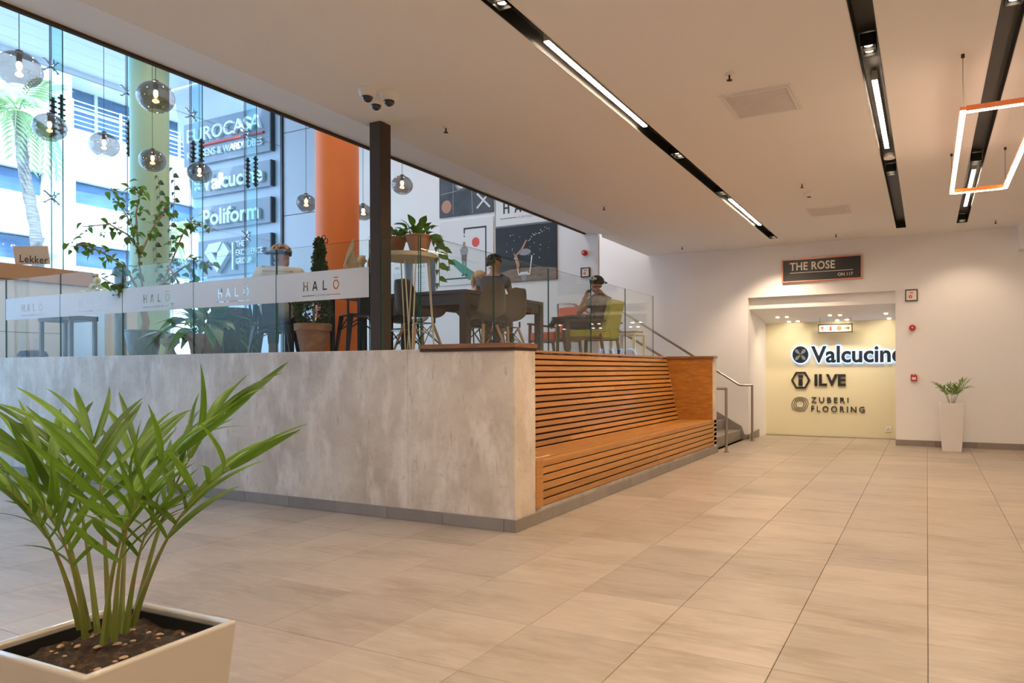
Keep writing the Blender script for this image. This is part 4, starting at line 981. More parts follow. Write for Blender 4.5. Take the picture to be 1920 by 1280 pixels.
# ---- dark table
t = T('dining_table','long dark wooden table with square legs behind the bench glass','table',(-4.975,7.23,PZ))
hx_,hy_ = .455,.87
MB().box(-hx_,hx_,-hy_,hy_,.715,.755).build('tabletop', mt['darkwood'], t, bevel=.004)
for sx in (-1,1):
    for sy in (-1,1): MB().box(sx*hx_-(.09 if sx>0 else 0),sx*hx_+(0 if sx>0 else .09),sy*hy_-(.09 if sy>0 else 0),sy*hy_+(0 if sy>0 else .09),0,.715).build('leg', mt['darkwood'], t, bevel=.004)
for sx in (-1,1): MB().box(sx*(hx_-.03)-.012,sx*(hx_-.03)+.012,-hy_+.09,hy_-.09,.60,.715).build('apron', mt['darkwood'], t)
for sy in (-1,1): MB().box(-hx_+.09,hx_-.09,sy*(hy_-.03)-.012,sy*(hy_-.03)+.012,.60,.715).build('apron', mt['darkwood'], t)
# ---- steel cafe chairs
def steelchair(label, x, y, rz, zs_=1.):
    t = T('steel_chair', label, 'chair', (x,y,PZ), rz, 'black steel cafe chairs')
    MB().box(-.18,.18,-.18,.18,.435,.45).build('seat', mt['tolix'], t, bevel=.006)
    for sx in (-1,1):
        for sy in (-1,1): MB().bar((sx*.215,sy*.225,0),(sx*.165,sy*.165,.44),.028,.020,(sx,sy,0),.06,.020).build('leg', mt['tolix'], t)
    a = MB()
    for sx in (-1,1): a.tube([(sx*.172,-.17,.30),(sx*.155,0,.40),(sx*.172,.17,.30)],.008,6)
    for sy in (-1,1): a.tube([(-.17,sy*.172,.30),(0,sy*.16,.41),(.17,sy*.172,.30)],.008,6)
    a.build('brace', mt['tolix'], t)
    MB().tube([(-.185,-.16,.44),(-.20,-.21,.70),(-.17,-.235,.82),(0,-.245,.855),(.17,-.235,.82),(.20,-.21,.70),(.185,-.16,.44)],.012,8).build('back_frame', mt['tolix'], t, smooth=True)
    MB().hexa([(-.075,-.175,.45),(.075,-.175,.45),(.075,-.183,.45),(-.075,-.183,.45),(-.085,-.236,.845),(.085,-.236,.845),(.085,-.246,.845),(-.085,-.246,.845)]).build('back_splat', mt['tolix'], t)
    t.scale = (1,1,zs_); return t
steelchair('black steel chair under the man in the cream shirt',-6.34,5.38,R(38),.80)
steelchair('black steel chair left of the seated man, beside the barrel',-7.0,5.36,R(-70))
steelchair('black steel chair between the potted bush and the black column',-5.32,5.62,R(60))
# ---- wooden cafe table for the seated man, small dark table for the statue
def table(label, x, y, w, d, h, mtop, mleg, name='cafe_table', th=.03):
    t = T(name, label, 'table', (x,y,PZ)); MB().box(-w/2,w/2,-d/2,d/2,h-th,h).build('tabletop', mtop, t, bevel=.004)
    for sx in (-1,1):
        for sy in (-1,1): MB().bar((sx*(w/2-.03),sy*(d/2-.03),0),(sx*(w/2-.03),sy*(d/2-.03),h-th),.04,.04).build('leg', mleg, t)
    return t
table('light wooden cafe table in front of the man in the cream shirt',-6.95,6.12,.6,.6,.74,mt['lightwood'],mt['tolix'])
table('small black table under the winged statue',-5.98,6.32,.55,.5,.74,mt['tolix'],mt['tolix'])
table('low brown timber table behind the glass at the left',-9.93,5.22,.72,.34,.57,mt['brownwood'],mt['brownwood'],'timber_table',.06)
# ---- tall round plant table with wire legs
t = T('plant_stand','tall pale round plant stand with wire legs beside the black column','plant stand',(-4.53,5.42,PZ))
MB().lathe([(.262,.945),(.285,.95),(.285,.985),(.275,.99)],40).build('top', mt['cream2'], t, smooth=True)
for k in range(4):
    a = R(45+90*k); ca,sa = math.cos(a),math.sin(a); pa = Vector((-sa,ca,0))
    f_ = Vector((ca*.25,sa*.25,0)); top = Vector((ca*.19,sa*.19,.945))
    MB().tube([top+pa*.055,f_+pa*.006,f_-pa*.006,top-pa*.055],.0065,6).build('wire_leg', mt['cream2'], t, smooth=True)
MB().tube([(math.cos(R(45+90*k))*.235,math.sin(R(45+90*k))*.235,.25) for k in range(4)],.006,6,True).build('foot_ring', mt['cream2'], t)
# ---- white counters at the left
t = T('service_counter','white counter with tan wooden fascia at the far left of the cafe','counter',(-11.6,5.65,PZ))
MB().box(-.35,.12,-.65,.75,0,1.16).build('body', mt['white'], t, bevel=.01); MB().box(-.40,.16,-.70,.80,1.16,1.37).build('fascia', mt['shelfwood'], t, bevel=.004); MB().box(-.36,.10,-.66,.76,1.37,1.385).build('top', mt['shelfwood'], t)
MB().box(.121,.125,-.6,.72,.42,.43).build('groove', mt['print_grey'], t)
t = T('paper_sign','tilted kraft card reading Lekker standing on the counter','sign',(-11.46,5.57,PZ+1.386),R(60))
cd = MB().box(-.20,.20,-.004,.004,0,.26); cd.xf(Matrix.Rotation(R(-6),4,'Y')@Matrix.Translation((0,0,.015))); cd.build('card', mt['kraft'], t)
textpart('Lekker',-.15,.17,.035,.14,-.006,mt['hairdark'],t,'lettering',.002,.004,1.1)
t = T('display_counter','low white display counter behind the brown timber table','counter',(-10.42,5.86,PZ)); MB().box(-.5,.55,-.22,.22,0,.90).build('body', mt['white'], t, bevel=.008); MB().box(-.52,.57,-.24,.24,.90,.93).build('top', mt['white'], t)
rn = random.Random(6)
for k in range(13):
    q = k if k < 7 else (k-7 if k < 11 else k-11); lv = 0 if k < 7 else (1 if k < 11 else 2)
    x = -10.70+.095*q+lv*.05+(.14 if lv==1 else .19 if lv==2 else 0); y = 5.80+.04*((k*3)%2)
    ordn = ['first','second','third','fourth','fifth','sixth','seventh'][q]
    tag(MB().ell((0,0,0),(.046,.042,.042),12,8).build('lemon', mt['lemon'], smooth=True, loc=(x,y,PZ+.93+.045+.078*lv), rz=rn.uniform(0,3)),
        ['pale lemon in the bottom row of the heap, ','pale lemon in the middle row of the heap, ','pale lemon on top of the heap, '][lv]+ordn+' from the left','lemon','lemons heaped on the display counter')
t = T('round_pouf','dark red round pouf by the concrete edge at the far left','pouf',(-10.55,5.12,PZ)); MB().lathe([(.12,0),(.16,.03),(.165,.09),(.14,.135),(.05,.15),(.001,.152)],24).build('cushion', M('burgundy_fabric',(.07,.03,.035),.8), t, smooth=True)
MB().lathe([(.166,.055),(.168,.06),(.166,.065)],24).build('seam', mt['print_grey'], t)
t = T('bollard_heater','grey cylindrical heater with domed black cap behind the left glass','heater',(-9.15,5.42,PZ)); MB().lathe([(.10,0),(.10,.03),(.068,.035),(.068,1.08)],20).build('body', mt['zinc'], t, smooth=True)
MB().lathe([(.085,1.08),(.095,1.10),(.085,1.16),(.05,1.20),(.001,1.215)],20).build('cap', mt['black'], t, smooth=True)
# ================================================================== CAFE: plants, statue, armchairs, people
def leafm(name, wid, m, droop=.25, n=6, pw=.8):
    V,F = [],[]
    for i in range(n+1):
        t = i/n; w = wid*(math.sin(math.pi*min(.985,.03+t*.97))**pw)*(1.15-.4*t) if 0 < i < n else .004
        z = .10*math.sin(math.pi*t)-droop*t*t
        V += [(t*(1-.12*droop),-w,z+.22*w),(t*(1-.12*droop),0,z),(t*(1-.12*droop),w,z+.22*w)]
    for i in range(n): a = 3*i; F += [(a,a+1,a+4,a+3),(a+1,a+2,a+5,a+4)]
    me = bpy.data.meshes.new(name); me.from_pydata(V,[],F); me.polygons.foreach_set('use_smooth',[True]*len(F)); me.materials.append(m); return me
# ---- fig tree in a zinc bucket
B0 = Vector((-8.24,5.14,PZ)); t = T('fig_tree','leafy fig tree in a zinc bucket behind the glass, before the green column','potted tree',B0)
MB().lathe([(.135,0),(.14,.008),(.195,.325),(.208,.33),(.208,.345),(.185,.345),(.175,.30),(.001,.30)],28).build('bucket', mt['zinc'], t, smooth=True)
MB().lathe([(.001,.318),(.178,.31)],20,cap=False).build('gravel', mt['stone'], t)
def Q(px_,py_,d): return W(px_,py_,d)-B0
fork = Q(272,572,8.25)
MB().tube([(0,0,.30),(.02,.02,.45),(-.01,.0,.6),fork],[.045,.04,.036,.033],10).build('trunk', mt['bark'], t, smooth=True)
BR = [[(272,572,8.25),(262,500,8.2),(258,440,8.2),(232,395,8.15),(208,352,8.1)],[(272,572,8.25),(310,520,8.4),(338,450,8.5),(352,418,8.5),(398,424,8.55)],[(268,560,8.25),(235,500,8.1),(195,475,8.05),(160,458,8.0),(133,462,8.0)],
      [(262,480,8.2),(285,430,8.3),(310,395,8.35),(318,378,8.35)],[(300,535,8.35),(345,500,8.3),(372,488,8.25),(396,500,8.2)],[(262,470,8.2),(240,440,8.0),(205,420,7.95),(155,425,7.9)],[(258,450,8.2),(255,400,8.3),(262,365,8.35),(240,350,8.3)],[(255,520,8.2),(225,540,8.0),(190,520,7.95)],[(318,500,8.4),(340,540,8.2),(370,520,8.2)]]
fl3 = [leafm('leaf',.30,mt['figleaf'],d) for d in (.1,.35,.6)]; rn = random.Random(21)
for bi,br in enumerate(BR):
    P = [Q(*p) for p in br]; MB().tube(P,[.013*(1-.8*i/len(P)) for i in range(len(P))],6).build('branch', mt['bark'], t, smooth=True)
    nl = 38 if bi < 3 else 29
    for k in range(nl):
        f_ = (.22+.78*k/(nl-1))*(len(P)-1); i = min(int(f_),len(P)-2); p = P[i].lerp(P[i+1],f_-i)
        d = Vector((rn.uniform(-1,1),rn.uniform(-1,1),rn.uniform(-.8,.45))).normalized(); off = Vector((rn.uniform(-.14,.14),rn.uniform(-.10,.10),rn.uniform(-.12,.12)))*rn.random()
        o_ = link('leaf', fl3[k%3], None, t); orient(o_, p+off, d, (rn.uniform(-.4,.4),rn.uniform(-.9,.1),1), rn.uniform(.075,.12))
# ---- trailing vine on the green column
vl = leafm('leaf',.42,M('vine_leaf',(.05,.10,.03),.45,rnd=.3),.3,5)
t = T('trailing_vine','dark trailing vine hanging down the front of the green column','vine',(-10.93,6.9,PZ))
o0 = Vector((-10.93,6.9,PZ))
for x0,n_,za,zb_ in ((296,26,330,575),(324,22,315,560)):
    P = [W(x0+4*math.sin(i*.9),za+(zb_-za)*i/10,11.0)-o0 for i in range(11)]; MB().tube(P,.006,5).build('stem', mt['bark'], t)
    for k in range(n_):
        f_ = k/(n_-1)*9.9; i = int(f_); p = P[i].lerp(P[i+1],f_-i); s_ = 1 if k%2 else -1
        o_ = link('leaf', vl, None, t); orient(o_, p, (s_*.75,s_*.2,-.5), (0,-1,.3), .10)
# ---- stone pedestal with silver plant
t = T('pedestal_urn','small sandstone pedestal with a drooping silver-leaved plant','potted plant',(-7.80,5.17,PZ))
MB().lathe([(.10,0),(.105,.03),(.08,.045),(.05,.10),(.045,.13),(.075,.17),(.08,.18),(.10,.185),(.10,.24)],20).build('pedestal', mt['stone'], t, smooth=True, angle=30)
sm_ = leafm('leaf',.20,mt['silverleaf'],.9,8); rn = random.Random(3)
for k in range(9): o_ = link('leaf', sm_, None, t); a = k*.7; orient(o_, (.02*math.cos(a),.02*math.sin(a),.24), (math.cos(a),math.sin(a),.9), (0,0,1), rn.uniform(.22,.34))
# ---- big-leaved plant in terracotta
t = T('potted_plant','big-leaved green plant drooping over a terracotta pot behind the glass','potted plant',(-7.22,5.20,PZ))
MB().lathe([(.13,0),(.135,.01),(.175,.215),(.195,.215),(.20,.27),(.185,.275),(.175,.235),(.001,.235)],26).build('pot', mt['terra'], t, smooth=True, angle=30)
MB().lathe([(.001,.25),(.176,.24)],16,cap=False).build('soil', mt['soil'], t)
bl = [leafm('leaf',.27,mt['broad'],d,8) for d in (.4,.8,1.1)]; rn = random.Random(8)
for k in range(38):
    a = k*2.399; el = [1.1,.75,.4][k%3]; b0 = Vector((.05*math.cos(a),.05*math.sin(a),.245)); L1 = rn.uniform(.12,.28)
    d = Vector((math.cos(a)*math.cos(el),math.sin(a)*math.cos(el)*.8,math.sin(el))); e = b0+d*L1
    if k%2 == 0: MB().tube([b0,b0+d*L1*.5+Vector((0,0,.01)),e],.005,5).build('stalk', mt['stem'], t)
    o_ = link('leaf', bl[k%3], None, t); orient(o_, e, (d.x,d.y,d.z*.5+.1), (0,0,1), rn.uniform(.24,.34))
# ---- weathered barrel
t = T('wooden_barrel','weathered grey-brown slatted barrel behind the big-leaved plant','barrel',(-7.52,5.78,PZ))
for k in range(18):
    a = 2*math.pi*k/18; b = MB(); V = []
    for r0,z in ((.20,0),(.235,.25),(.235,.40),(.205,.62)):
        for da in (-.165,.165):
            for rr in (r0-.02,r0): V.append((rr*math.cos(a+da),rr*math.sin(a+da),z))
    F = []
    for l in range(3):
        i = 4*l; F += [(i+1,i+3,i+7,i+5),(i,i+4,i+6,i+2),(i,i+1,i+5,i+4),(i+2,i+6,i+7,i+3)]
    F += [(0,2,3,1),(12,13,15,14)]; b.add(V,F).build('stave', mt['brownwood'], t)
for z,r0 in ((.10,.222),(.50,.226)): MB().lathe([(r0,z-.015),(r0+.004,z-.015),(r0+.004,z+.015),(r0,z+.015)],28,cap=False).build('hoop', mt['tolix'], t, smooth=True)
# ---- clipped bush in a big terracotta pot with an iron finial
t = T('potted_bush','bushy evergreen in a large terracotta pot with an iron scroll stake','potted plant',(-5.68,5.30,PZ))
MB().lathe([(.19,0),(.19,.018),(.115,.02),(.12,.03),(.165,.275),(.182,.278),(.188,.345),(.172,.35),(.165,.31),(.001,.31)],28).build('pot', mt['terra2'], t, smooth=True, angle=30)
rn = random.Random(13); b = MB()
def twig(c, rx, rz_, n_, s_):
    for k in range(n_):
        a = rn.uniform(0,6.283); u = rn.uniform(-1,1); q = math.sqrt(max(0,1-u*u))*rn.uniform(.55,1.)
        p = Vector((c[0]+rx*q*math.cos(a),c[1]+rx*q*math.sin(a),c[2]+rz_*u)); d = (p-Vector(c)).normalized()+Vector((rn.uniform(-.5,.5),rn.uniform(-.5,.5),rn.uniform(-.2,.7))); d.normalize()
        w = d.cross(Vector((rn.uniform(-1,1),rn.uniform(-1,1),rn.uniform(-1,1)))).normalized()*s_*.28
        b.add([p-w,p+d*s_*.5-w*1.2,p+d*s_,p+d*s_*.5+w*1.2],[(0,1,2,3)])
twig((0,0,.50),.18,.20,1500,.045)
for k in range(9): twig((.07+.012*math.sin(k*2),.02,.72+k*.055),.085*(1-k/13),.06,150,.04)
fo = b.build('foliage', mt['bush'], t); fo['kind'] = 'stuff'
MB().tube([(0,0,.31),(.03,0,.6),(.07,.02,1.22)],[.015,.012,.005],6).build('stem', mt['bark'], t)
s = MB().tube([(.11,.04,.3),(.11,.04,1.19)],.006,6)
for sx in (-1,1): s.tube([(.11+sx*(.032+.026*math.cos(q)),.04,1.20+.026*math.sin(q)) for q in [math.pi-.6*i*1.0 for i in range(11)]],.005,5)
s.tube([(.11+.026*math.cos(q),.04,1.235+.026*math.sin(q)) for q in [-1.57+.6*i for i in range(11)]],.005,5)
s.build('iron_scroll', mt['black'], t)
# ---- pots on the tall stand
pm_ = [leafm('leaf',.30,mt['broad'],d,6,.9) for d in (.2,.5)]
def hangpot(label, loc, seed, n_, trail):
    t = T('potted_plant', label, 'potted plant', loc); rn = random.Random(seed)
    MB().lathe([(.075,0),(.08,.008),(.125,.155),(.132,.16),(.132,.175),(.118,.175),(.112,.15),(.001,.15)],24).build('pot', mt['terra'], t, smooth=True, angle=30)
    MB().lathe([(.001,.158),(.113,.152)],14,cap=False).build('soil', mt['soil'], t)
    for k in range(n_):
        a = k*2.399; el = rn.uniform(.1,1.2); b0 = Vector((.06*math.cos(a),.06*math.sin(a),.16)); d = Vector((math.cos(a)*math.cos(el),math.sin(a)*math.cos(el),math.sin(el)))
        o_ = link('leaf', pm_[k%2], None, t); orient(o_, b0+d*rn.uniform(.02,.11), d, (0,0,1), rn.uniform(.09,.15))
    for (pts,nl) in trail:
        P = [Vector(p) for p in pts]; MB().tube(P,.004,5).build('vine', mt['stem'], t)
        for k in range(nl):
            f_ = (k+.5)/nl*(len(P)-1); i = min(int(f_),len(P)-2); p = P[i].lerp(P[i+1],f_-i); s_ = 1 if k%2 else -1
            o_ = link('leaf', pm_[1], None, t); orient(o_, p, (.75*s_,.1,-.55), (0,-1,.2), rn.uniform(.08,.12))
hangpot('terracotta bowl plant on the right of the tall stand, its vine hanging down',(-4.40,5.42,PZ+.99),4,26,[([(.11,0,.17),(.19,.01,.17),(.225,.01,.05),(.235,.01,-.12),(.235,.01,-.33)],13),([(.10,.02,.17),(.22,.04,.12),(.30,.05,-.02),(.33,.05,-.17)],7)])
hangpot('terracotta bowl plant on the left of the tall stand, beside the column',(-4.70,5.40,PZ+.99),7,20,[([(-.06,-.08,.17),(.0,-.14,.12),(.06,-.15,.02)],5)])
# ---- winged statue
t = T('angel_statue','gilded winged angel bust standing on the small black table','statue',(-5.98,6.32,PZ+.74),R(36))
MB().lathe([(.085,0),(.085,.03),(.05,.05),(.045,.10),(.09,.14),(.10,.20),(.105,.26),(.07,.315),(.032,.34),(.030,.37)],20).build('bust', mt['gold'], t, smooth=True)
MB().ell((0,-.005,.425),(.048,.056,.064),16,12).ell((0,-.058,.418),(.010,.012,.012),8,6).build('head', mt['gold'], t, smooth=True)
hb = MB(); rn = random.Random(2)
for k in range(26):
    a = rn.uniform(-.5,3.64); hb.ell((.048*math.cos(a),.02+.042*math.sin(a)*.8,.44+rn.uniform(-.02,.045)),(.013,.013,.013),6,5)
hb.build('hair', mt['gold'], t, smooth=True)
for sx in (-1,1):
    wp = [(.05,.20),(.17,.10),(.215,.22),(.20,.36),(.18,.50),(.13,.64),(.095,.70),(.10,.56),(.06,.42)]
    w_ = MB().prism([(sx*p[0],p[1]) for p in wp],.03,.055).build('wing', mt['gold'], t, bevel=.006)
    for k in range(8):
        z = .14+k*.062; x = .185 if k < 5 else .165-(k-5)*.03
        MB().ell((0,0,0),(.018,.012,.060),8,6).xf(Matrix.Translation((sx*x,.026,z))@Matrix.Rotation(sx*-.35,4,'Y')).build('feather', mt['gold'], w_, smooth=True)
# ---- armchairs
def armchair(label, x, y, rz, fab):
    t = T('armchair', label, 'armchair', (x,y,PZ), rz)
    MB().box(-.27,.27,-.25,.33,.33,.47).build('seat_cushion', fab, t, bevel=.03, seg=3)
    bk = MB().hexa([(-.27,-.27,.33),(.27,-.27,.33),(.27,-.19,.33),(-.27,-.19,.33),(-.24,-.42,.91),(.24,-.42,.91),(.24,-.32,.91),(-.24,-.32,.91)])
    bk.build('backrest', fab, t, bevel=.03, seg=3)
    for sx in (-1,1):
        MB().bar((sx*.31,.30,0),(sx*.31,.28,.60),.035,.05,(0,1,0)).build('leg', mt['walnut'], t, bevel=.006)
        MB().bar((sx*.30,-.30,0),(sx*.30,-.24,.40),.035,.045,(0,1,0)).build('leg', mt['walnut'], t, bevel=.006)
        MB().bar((sx*.31,.33,.615),(sx*.31,-.33,.585),.055,.03).build('armrest', mt['walnut'], t, bevel=.008)
        MB().bar((sx*.30,.28,.34),(sx*.30,-.28,.34),.03,.05).build('side_rail', mt['walnut'], t)
    return t
armchair('lime green armchair with wooden arms behind the bench glass',-4.54,9.72,R(90),mt['lime'])
armchair('orange armchair with wooden arms behind the lime armchair',-5.42,10.12,R(165),mt['orangefab'])
t = table('low pale side table with newspapers near the stairs',-4.28,10.42,.45,.5,.44,mt['white'],mt['white'])
for k,(dx_,rz_) in enumerate(((-.02,.1),(.03,-.2))):
    tag(MB().box(-.17,.17,-.13,.13,0,.018).build('newspaper', mt['print_grey'], bevel=.004, loc=(-4.28+dx_,10.42+.02*k,PZ+.4405+.0185*k), rz=rz_),['folded grey newspaper lying flat on the side table','folded newspaper on top of the other on the side table'][k],'newspaper')
# ---- people
def skin(name, nodes, edges, root, m, parent, sub=2):
    ks = list(nodes); ix = {k:i for i,k in enumerate(ks)}
    me = bpy.data.meshes.new(name); me.from_pydata([nodes[k][0] for k in ks],[(ix[a],ix[b]) for a,b in edges],[])
    o = bpy.data.objects.new(name, me); COL.objects.link(o); o.parent = parent
    me.materials.append(m)
    o.modifiers.new('skin','SKIN'); s = o.modifiers.new('sub','SUBSURF'); s.levels = sub; s.render_levels = sub
    if not me.skin_vertices:
        b = bmesh.new(); b.from_mesh(me); b.verts.layers.skin.verify(); b.to_mesh(me); b.free()
    for k,v in zip(ks, me.skin_vertices[0].data):
        r = nodes[k][1]; v.radius = r if isinstance(r,tuple) else (r,r); v.use_root = (k == root)
    o.modifiers['skin'].use_smooth_shade = True
    return o
def hand(nodes, edges, wrist, d, up, tag_, curl=.5):
    """palm and five bent fingers growing from the wrist"""
    d = Vector(d).normalized(); up = Vector(up); sd = d.cross(up).normalized(); n_ = sd.cross(d).normalized()
    w = Vector(nodes[wrist][0]); pm = w+d*.055; nodes[tag_+'p'] = (tuple(pm),.026); edges.append((wrist,tag_+'p'))
    for k,(off,L) in enumerate(((-.030,.062),(-.010,.074),(.010,.070),(.030,.055))):
        a = pm+d*.03+sd*off; b = a+(d*math.cos(curl)-n_*math.sin(curl))*L*.55; c = b+(d*math.cos(curl*2.2)-n_*math.sin(curl*2.2))*L*.5
        for j,q in enumerate((a,b,c)): nodes[f'{tag_}{k}{j}'] = (tuple(q),(.011,.0095,.008)[j])
        edges += [(tag_+'p',f'{tag_}{k}0'),(f'{tag_}{k}0',f'{tag_}{k}1'),(f'{tag_}{k}1',f'{tag_}{k}2')]
    a = w+d*.03-sd*.035; b = a+d*.03-sd*.022-n_*.01; c = b+d*.028-n_*.012
    for j,q in enumerate((a,b,c)): nodes[f'{tag_}t{j}'] = (tuple(q),(.014,.011,.009)[j])
    edges += [(wrist,f'{tag_}t0'),(f'{tag_}t0',f'{tag_}t1'),(f'{tag_}t1',f'{tag_}t2')]
def person(label, loc, rz, J, shirt, trousers, skinm, hair, sleeve=.55, shoes=None, cap=None, sw=1.0, handdir=None, neckz=None):
    """J: joints in the sitter's frame (x right, y forward, z up)"""
    t = T('person', label, 'person', loc, rz); V = {k:Vector(v) for k,v in J.items()}
    N, E = {}, []
    def nd(k,p,r): N[k] = (tuple(p),r)
    nd('pelvis',V['hip'],.11); nd('belly',V['hip'].lerp(V['chest'],.5),.11); nd('chest',V['chest'],.115); nd('neck0',V['chest'].lerp(V['neck'],.75),.062); nd('neck',V['neck'],.056)
    hd = V['head']; f = Vector(J.get('face',(0,1,0))).normalized()
    nd('jaw',hd+f*.022-Vector((0,0,.055)),.066); nd('skull',hd+Vector((0,0,.015)),.090); nd('crown',hd-f*.012+Vector((0,0,.075)),.070)
    E += [('pelvis','belly'),('belly','chest'),('chest','neck0'),('neck0','neck'),('neck','jaw'),('jaw','skull'),('skull','crown')]
    nd('nose',hd+f*.098+Vector((0,0,-.012)),.013); E.append(('skull','nose'))
    nd('chin',hd+f*.075+Vector((0,0,-.085)),.026); E.append(('jaw','chin'))
    for s in 'lr':
        sg = -1 if s == 'l' else 1; sd = f.cross(Vector((0,0,1)))
        nd('ear'+s,hd+sd*sg*.092+Vector((0,0,-.015)),(.010,.024)); E.append(('skull','ear'+s))
        nd('sh'+s,V['sh'+s],.056); nd('el'+s,V['el'+s],.043); nd('wr'+s,V['wr'+s],.028); E += [('chest','sh'+s),('sh'+s,'el'+s),('el'+s,'wr'+s)]
        hdv = (handdir or {}).get(s) or (V['wr'+s]-V['el'+s]); hand(N,E,'wr'+s,hdv,(0,.3,1) if abs(Vector(hdv).normalized().z) < .8 else (0,1,0),'h'+s,.55)
        nd('kn'+s,V['kn'+s],.062); nd('an'+s,V['an'+s],.040); nd('to'+s,V['to'+s],.034)
        nd('th'+s,V['hip']+Vector((sg*.095,.06,-.01)),.085); E += [('pelvis','th'+s),('th'+s,'kn'+s),('kn'+s,'an'+s),('an'+s,'to'+s)]
    skin('body',N,E,'pelvis',skinm,t)
    # shirt
    S, F = {}, []
    S['hem'] = (tuple(V['hip']+Vector((0,0,.02))),(.165*sw,.135*sw)); S['waist'] = (tuple(V['hip'].lerp(V['chest'],.45)),(.165*sw,.13*sw)); S['ch'] = (tuple(V['chest']),(.165*sw,.135*sw)); S['col'] = (tuple(V['chest'].lerp(V['neck'],.62)),.082)
    F += [('hem','waist'),('waist','ch'),('ch','col')]
    for s in 'lr': S['tr'+s] = (tuple(V['chest'].lerp(V['neck'],.55).lerp(V['sh'+s],.5)+Vector((0,0,.0))),.072); F.append(('col','tr'+s))
    S['hem'] = (tuple(V['hip']-Vector((0,0,.04))),(.185*sw,.15*sw))
    for s in 'lr':
        S['sh'+s] = (tuple(V['sh'+s]-Vector((0,0,.02))),.080*(1+(sw-1)*.3)); S['sl'+s] = (tuple(V['sh'+s].lerp(V['el'+s],sleeve)),.068*sw); F += [('ch','sh'+s),('sh'+s,'sl'+s)]
    skin('shirt',S,F,'ch',shirt,t)
    if trousers:
        P, G = {}, []; P['p'] = (tuple(V['hip']),.150)
        for s in 'lr':
            sg = -1 if s == 'l' else 1; P['t'+s] = (tuple(V['hip']+Vector((sg*.10,.08,-.005))),.100); P['k'+s] = (tuple(V['kn'+s]),.080); P['a'+s] = (tuple(V['an'+s].lerp(V['kn'+s],.10)),.058)
            G += [('p','t'+s),('t'+s,'k'+s),('k'+s,'a'+s)]
        skin('trousers',P,G,'p',trousers,t)
    if shoes:
        for s in 'lr':
            a,b = V['an'+s],V['to'+s]; top = a.lerp(V['kn'+s],.62 if shoes[1] else .12)
            skin('shoe',{'t':(tuple(top),.056),'a':(tuple(a),.055),'h':(tuple(a+(a-top).normalized()*.03),.048),'b':(tuple(b+Vector((0,0,.012))),.046)},[('t','a'),('a','h'),('h','b')],'a',shoes[0],t)
    if hair:
        rn = random.Random(int(abs(loc[0])*100)); hm, style = hair; h = MB()
        if style == 'short': h.ell((0,0,0),(.104,.112,.098),16,10,-.15,1)
        elif style == 'curly':
            for k in range(60):
                a = rn.uniform(0,6.283); u = rn.uniform(-.25,1); q = math.sqrt(1-u*u); p = Vector((.092*q*math.cos(a),.10*q*math.sin(a),.10*u))
                if p.y > .055 and p.z < .05: continue
                h.ell(tuple(p),(.036,.036,.034),7,5)
        elif style == 'long':
            h.ell((0,-.01,.0),(.108,.112,.10),16,10,-.2,1)
            for k in range(11):
                a = math.pi*(.96+1.08*k/10); x,y = .098*math.cos(a),-.01+.095*math.sin(a); h.tube([(x,y,.03),(x*1.1,y*1.15,-.09),(x*1.0,y*1.1-.01,-.24)],[.034,.036,.012],7)
        th_ = math.atan2(-f.x,f.y); h.xf(Matrix.Translation(hd+Vector((0,0,.030)))@Matrix.Rotation(th_,4,'Z')); h.build('hair', hm, t, smooth=True)
    if cap:
        cm, cm2, back = cap; th_ = math.atan2(-f.x,f.y)+(math.pi if back else 0); X = Matrix.Translation(hd+Vector((0,0,.050)))@Matrix.Rotation(th_,4,'Z')
        c = MB().ell((0,0,0),(.110,.118,.098),20,10,-.02,1).xf(X).build('cap', cm, t, smooth=True)
        b = MB(); V2 = []; n_ = 9
        for k in range(n_):
            a = math.pi*(.17+.66*k/(n_-1)); V2 += [(.108*math.cos(a),.114*math.sin(a),.005),(.115*math.cos(a),.114*math.sin(a)+.075*math.sin(a)**1.2,-.022)]
        b.add(V2+[(p[0],p[1],p[2]-.007) for p in V2],[(2*k,2*k+2,2*k+3,2*k+1) for k in range(n_-1)]+[(2*n_+2*k,2*n_+2*k+1,2*n_+2*k+3,2*n_+2*k+2) for k in range(n_-1)]+[(2*k+1,2*k+3,2*n_+2*k+3,2*n_+2*k+1) for k in range(n_-1)])
        b.xf(X).build('visor', cm2, c)
        MB().lathe([(.007,.0),(.012,-.004)],8).xf(X@Matrix.Translation((0,0,.100))).build('button', cm2, c)
    return t, V
sit = dict(hip=(0,0,.53),chest=(0,.05,.86),neck=(0,.10,1.01),head=(0,.13,1.125),shl=(-.185,.05,.895),shr=(.185,.05,.895),ell=(-.28,.17,.68),elr=(.27,.20,.72),wrl=(-.12,.40,.755),wrr=(.13,.42,.765),
           knl=(-.13,.43,.50),knr=(.15,.44,.50),anl=(-.13,.36,.09),anr=(.19,.42,.09),tol=(-.13,.50,.035),tor=(.21,.56,.035))
J = dict(sit); J['face'] = (.75,.6,-.1); J.update(hip=(0,.02,.43),chest=(0,.06,.87),shl=(-.195,.05,.95),shr=(.195,.05,.95),knl=(-.15,.44,.44),knr=(.17,.45,.44),ell=(-.31,.15,.62),elr=(.31,.18,.64))
capm = M('patterned_cap',(.55,.36,.24),.8,var=[((1,1,1),30.,(.05,.035,.03),.95,.48,.56)])
t, V = person('person seated with back turned in cream t-shirt, backwards patterned cap and brown boots',(-6.32,5.42,PZ),R(38),J,mt['teecream'],mt['denim'],mt['skin'],(mt['hairdark'],'short'),.6,(mt['boot'],True),(capm,mt['hairdark'],True),1.28)
J = dict(sit); J.update(face=(.75,-.45,-.05),elr=(.26,.10,.66),wrr=(.10,.33,.70)); J = {k:v for k,v in J.items()}
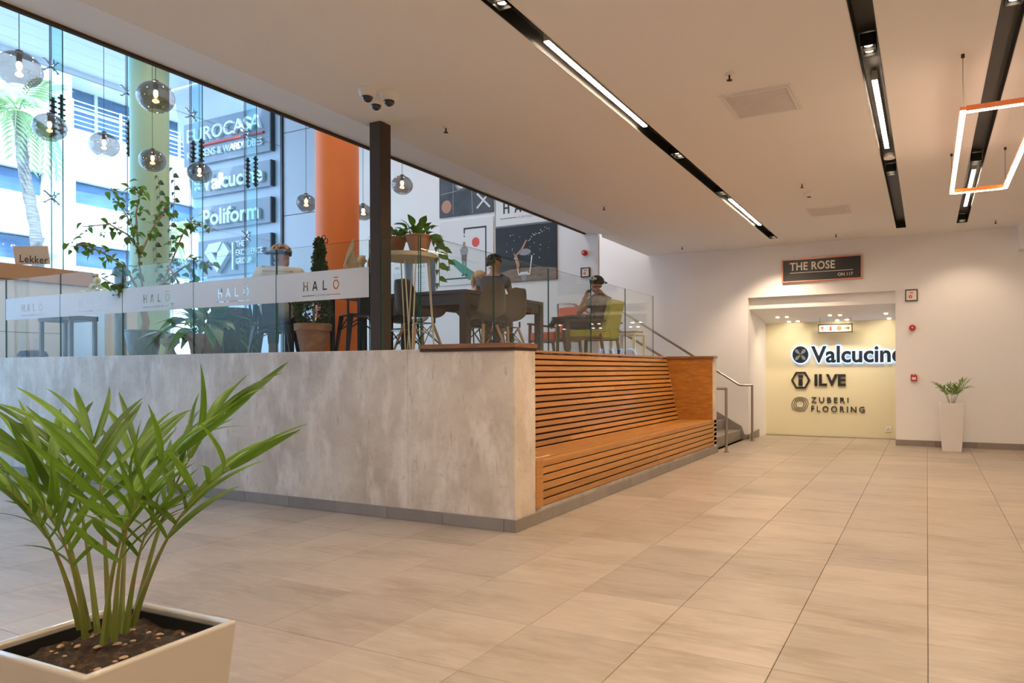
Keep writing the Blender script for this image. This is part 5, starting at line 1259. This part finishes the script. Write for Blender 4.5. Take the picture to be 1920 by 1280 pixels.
person('dark-haired person in slate t-shirt behind the dark table, looking right',(-5.52,8.42,PZ+.26),R(25),J,mt['teeblue'],mt['denim'],mt['skin2'],(mt['hairdark'],'curly'),.55,(mt['black'],False))
J = dict(sit); J.update(face=(.9,.35,-.35))
person('blond long-haired person seated behind the dark table, facing right',(-6.32,9.05,PZ+.16),R(-70),J,mt['cream2'],mt['denim'],mt['skin'],(mt['hairblond'],'long'),.2,(mt['black'],False))
for lab,x,y,h in (('plain black stool under the dark-haired person',-5.52,8.42,.66),('plain black stool under the blond person',-6.32,9.05,.56)):
    t = T('bar_stool', lab, 'stool', (x,y,PZ)); MB().lathe([(.16,h-.04),(.17,h-.03),(.17,h),(.15,h+.01)],20).build('seat', mt['tolix'], t)
    for k in range(4): a = R(45+90*k); MB().tube([(.20*math.cos(a),.20*math.sin(a),0),(.11*math.cos(a),.11*math.sin(a),h-.03)],.012,6).build('leg', mt['tolix'], t)
J = dict(hip=(0,.0,.56),chest=(0,-.06,.89),neck=(0,-.01,1.045),head=(0,.035,1.155),shl=(-.175,-.03,.955),shr=(.175,-.05,.95),ell=(-.26,.24,.70),elr=(.28,.10,.68),wrl=(-.12,.17,.96),wrr=(.14,.33,.72),
         knl=(-.14,.50,.55),knr=(.08,.46,.66),anl=(-.14,.46,.09),anr=(-.14,.66,.63),tol=(-.14,.62,.04),tor=(-.20,.74,.50),face=(.25,1,-.12))
t, V = person('person in charcoal t-shirt and black cap lounging in the lime armchair, legs crossed',(-4.46,9.72,PZ),R(90),J,mt['teegrey'],mt['denim'],mt['skin2'],(mt['hairdark'],'short'),.55,(mt['black'],False),(mt['hairdark'],mt['hairdark'],True),1.1,{'l':(.25,-.1,.6)})
textpart('Un',-.05,.05,.0,.055,0,mt['signcream'],t,'cap_lettering',.003,.03).matrix_local = Matrix.Translation(Vector(J['head'])+Vector((-.118,.0,.062)))@Matrix.Rotation(R(-90),4,'Z')
ph = MB().box(-.036,.036,-.004,.004,-.07,.07); t = T('mobile_phone','dark phone held up by the person in the lime armchair','phone',(-4.46-.23,9.72-.03,PZ+.90),R(60)); ph.build('case', mt['black'], t, bevel=.003); MB().box(-.032,.032,.0042,.005,-.064,.064).build('screen', EM('phone_screen',(.35,.6,1.),.8), t)
print('OBJECTS', len(bpy.data.objects))
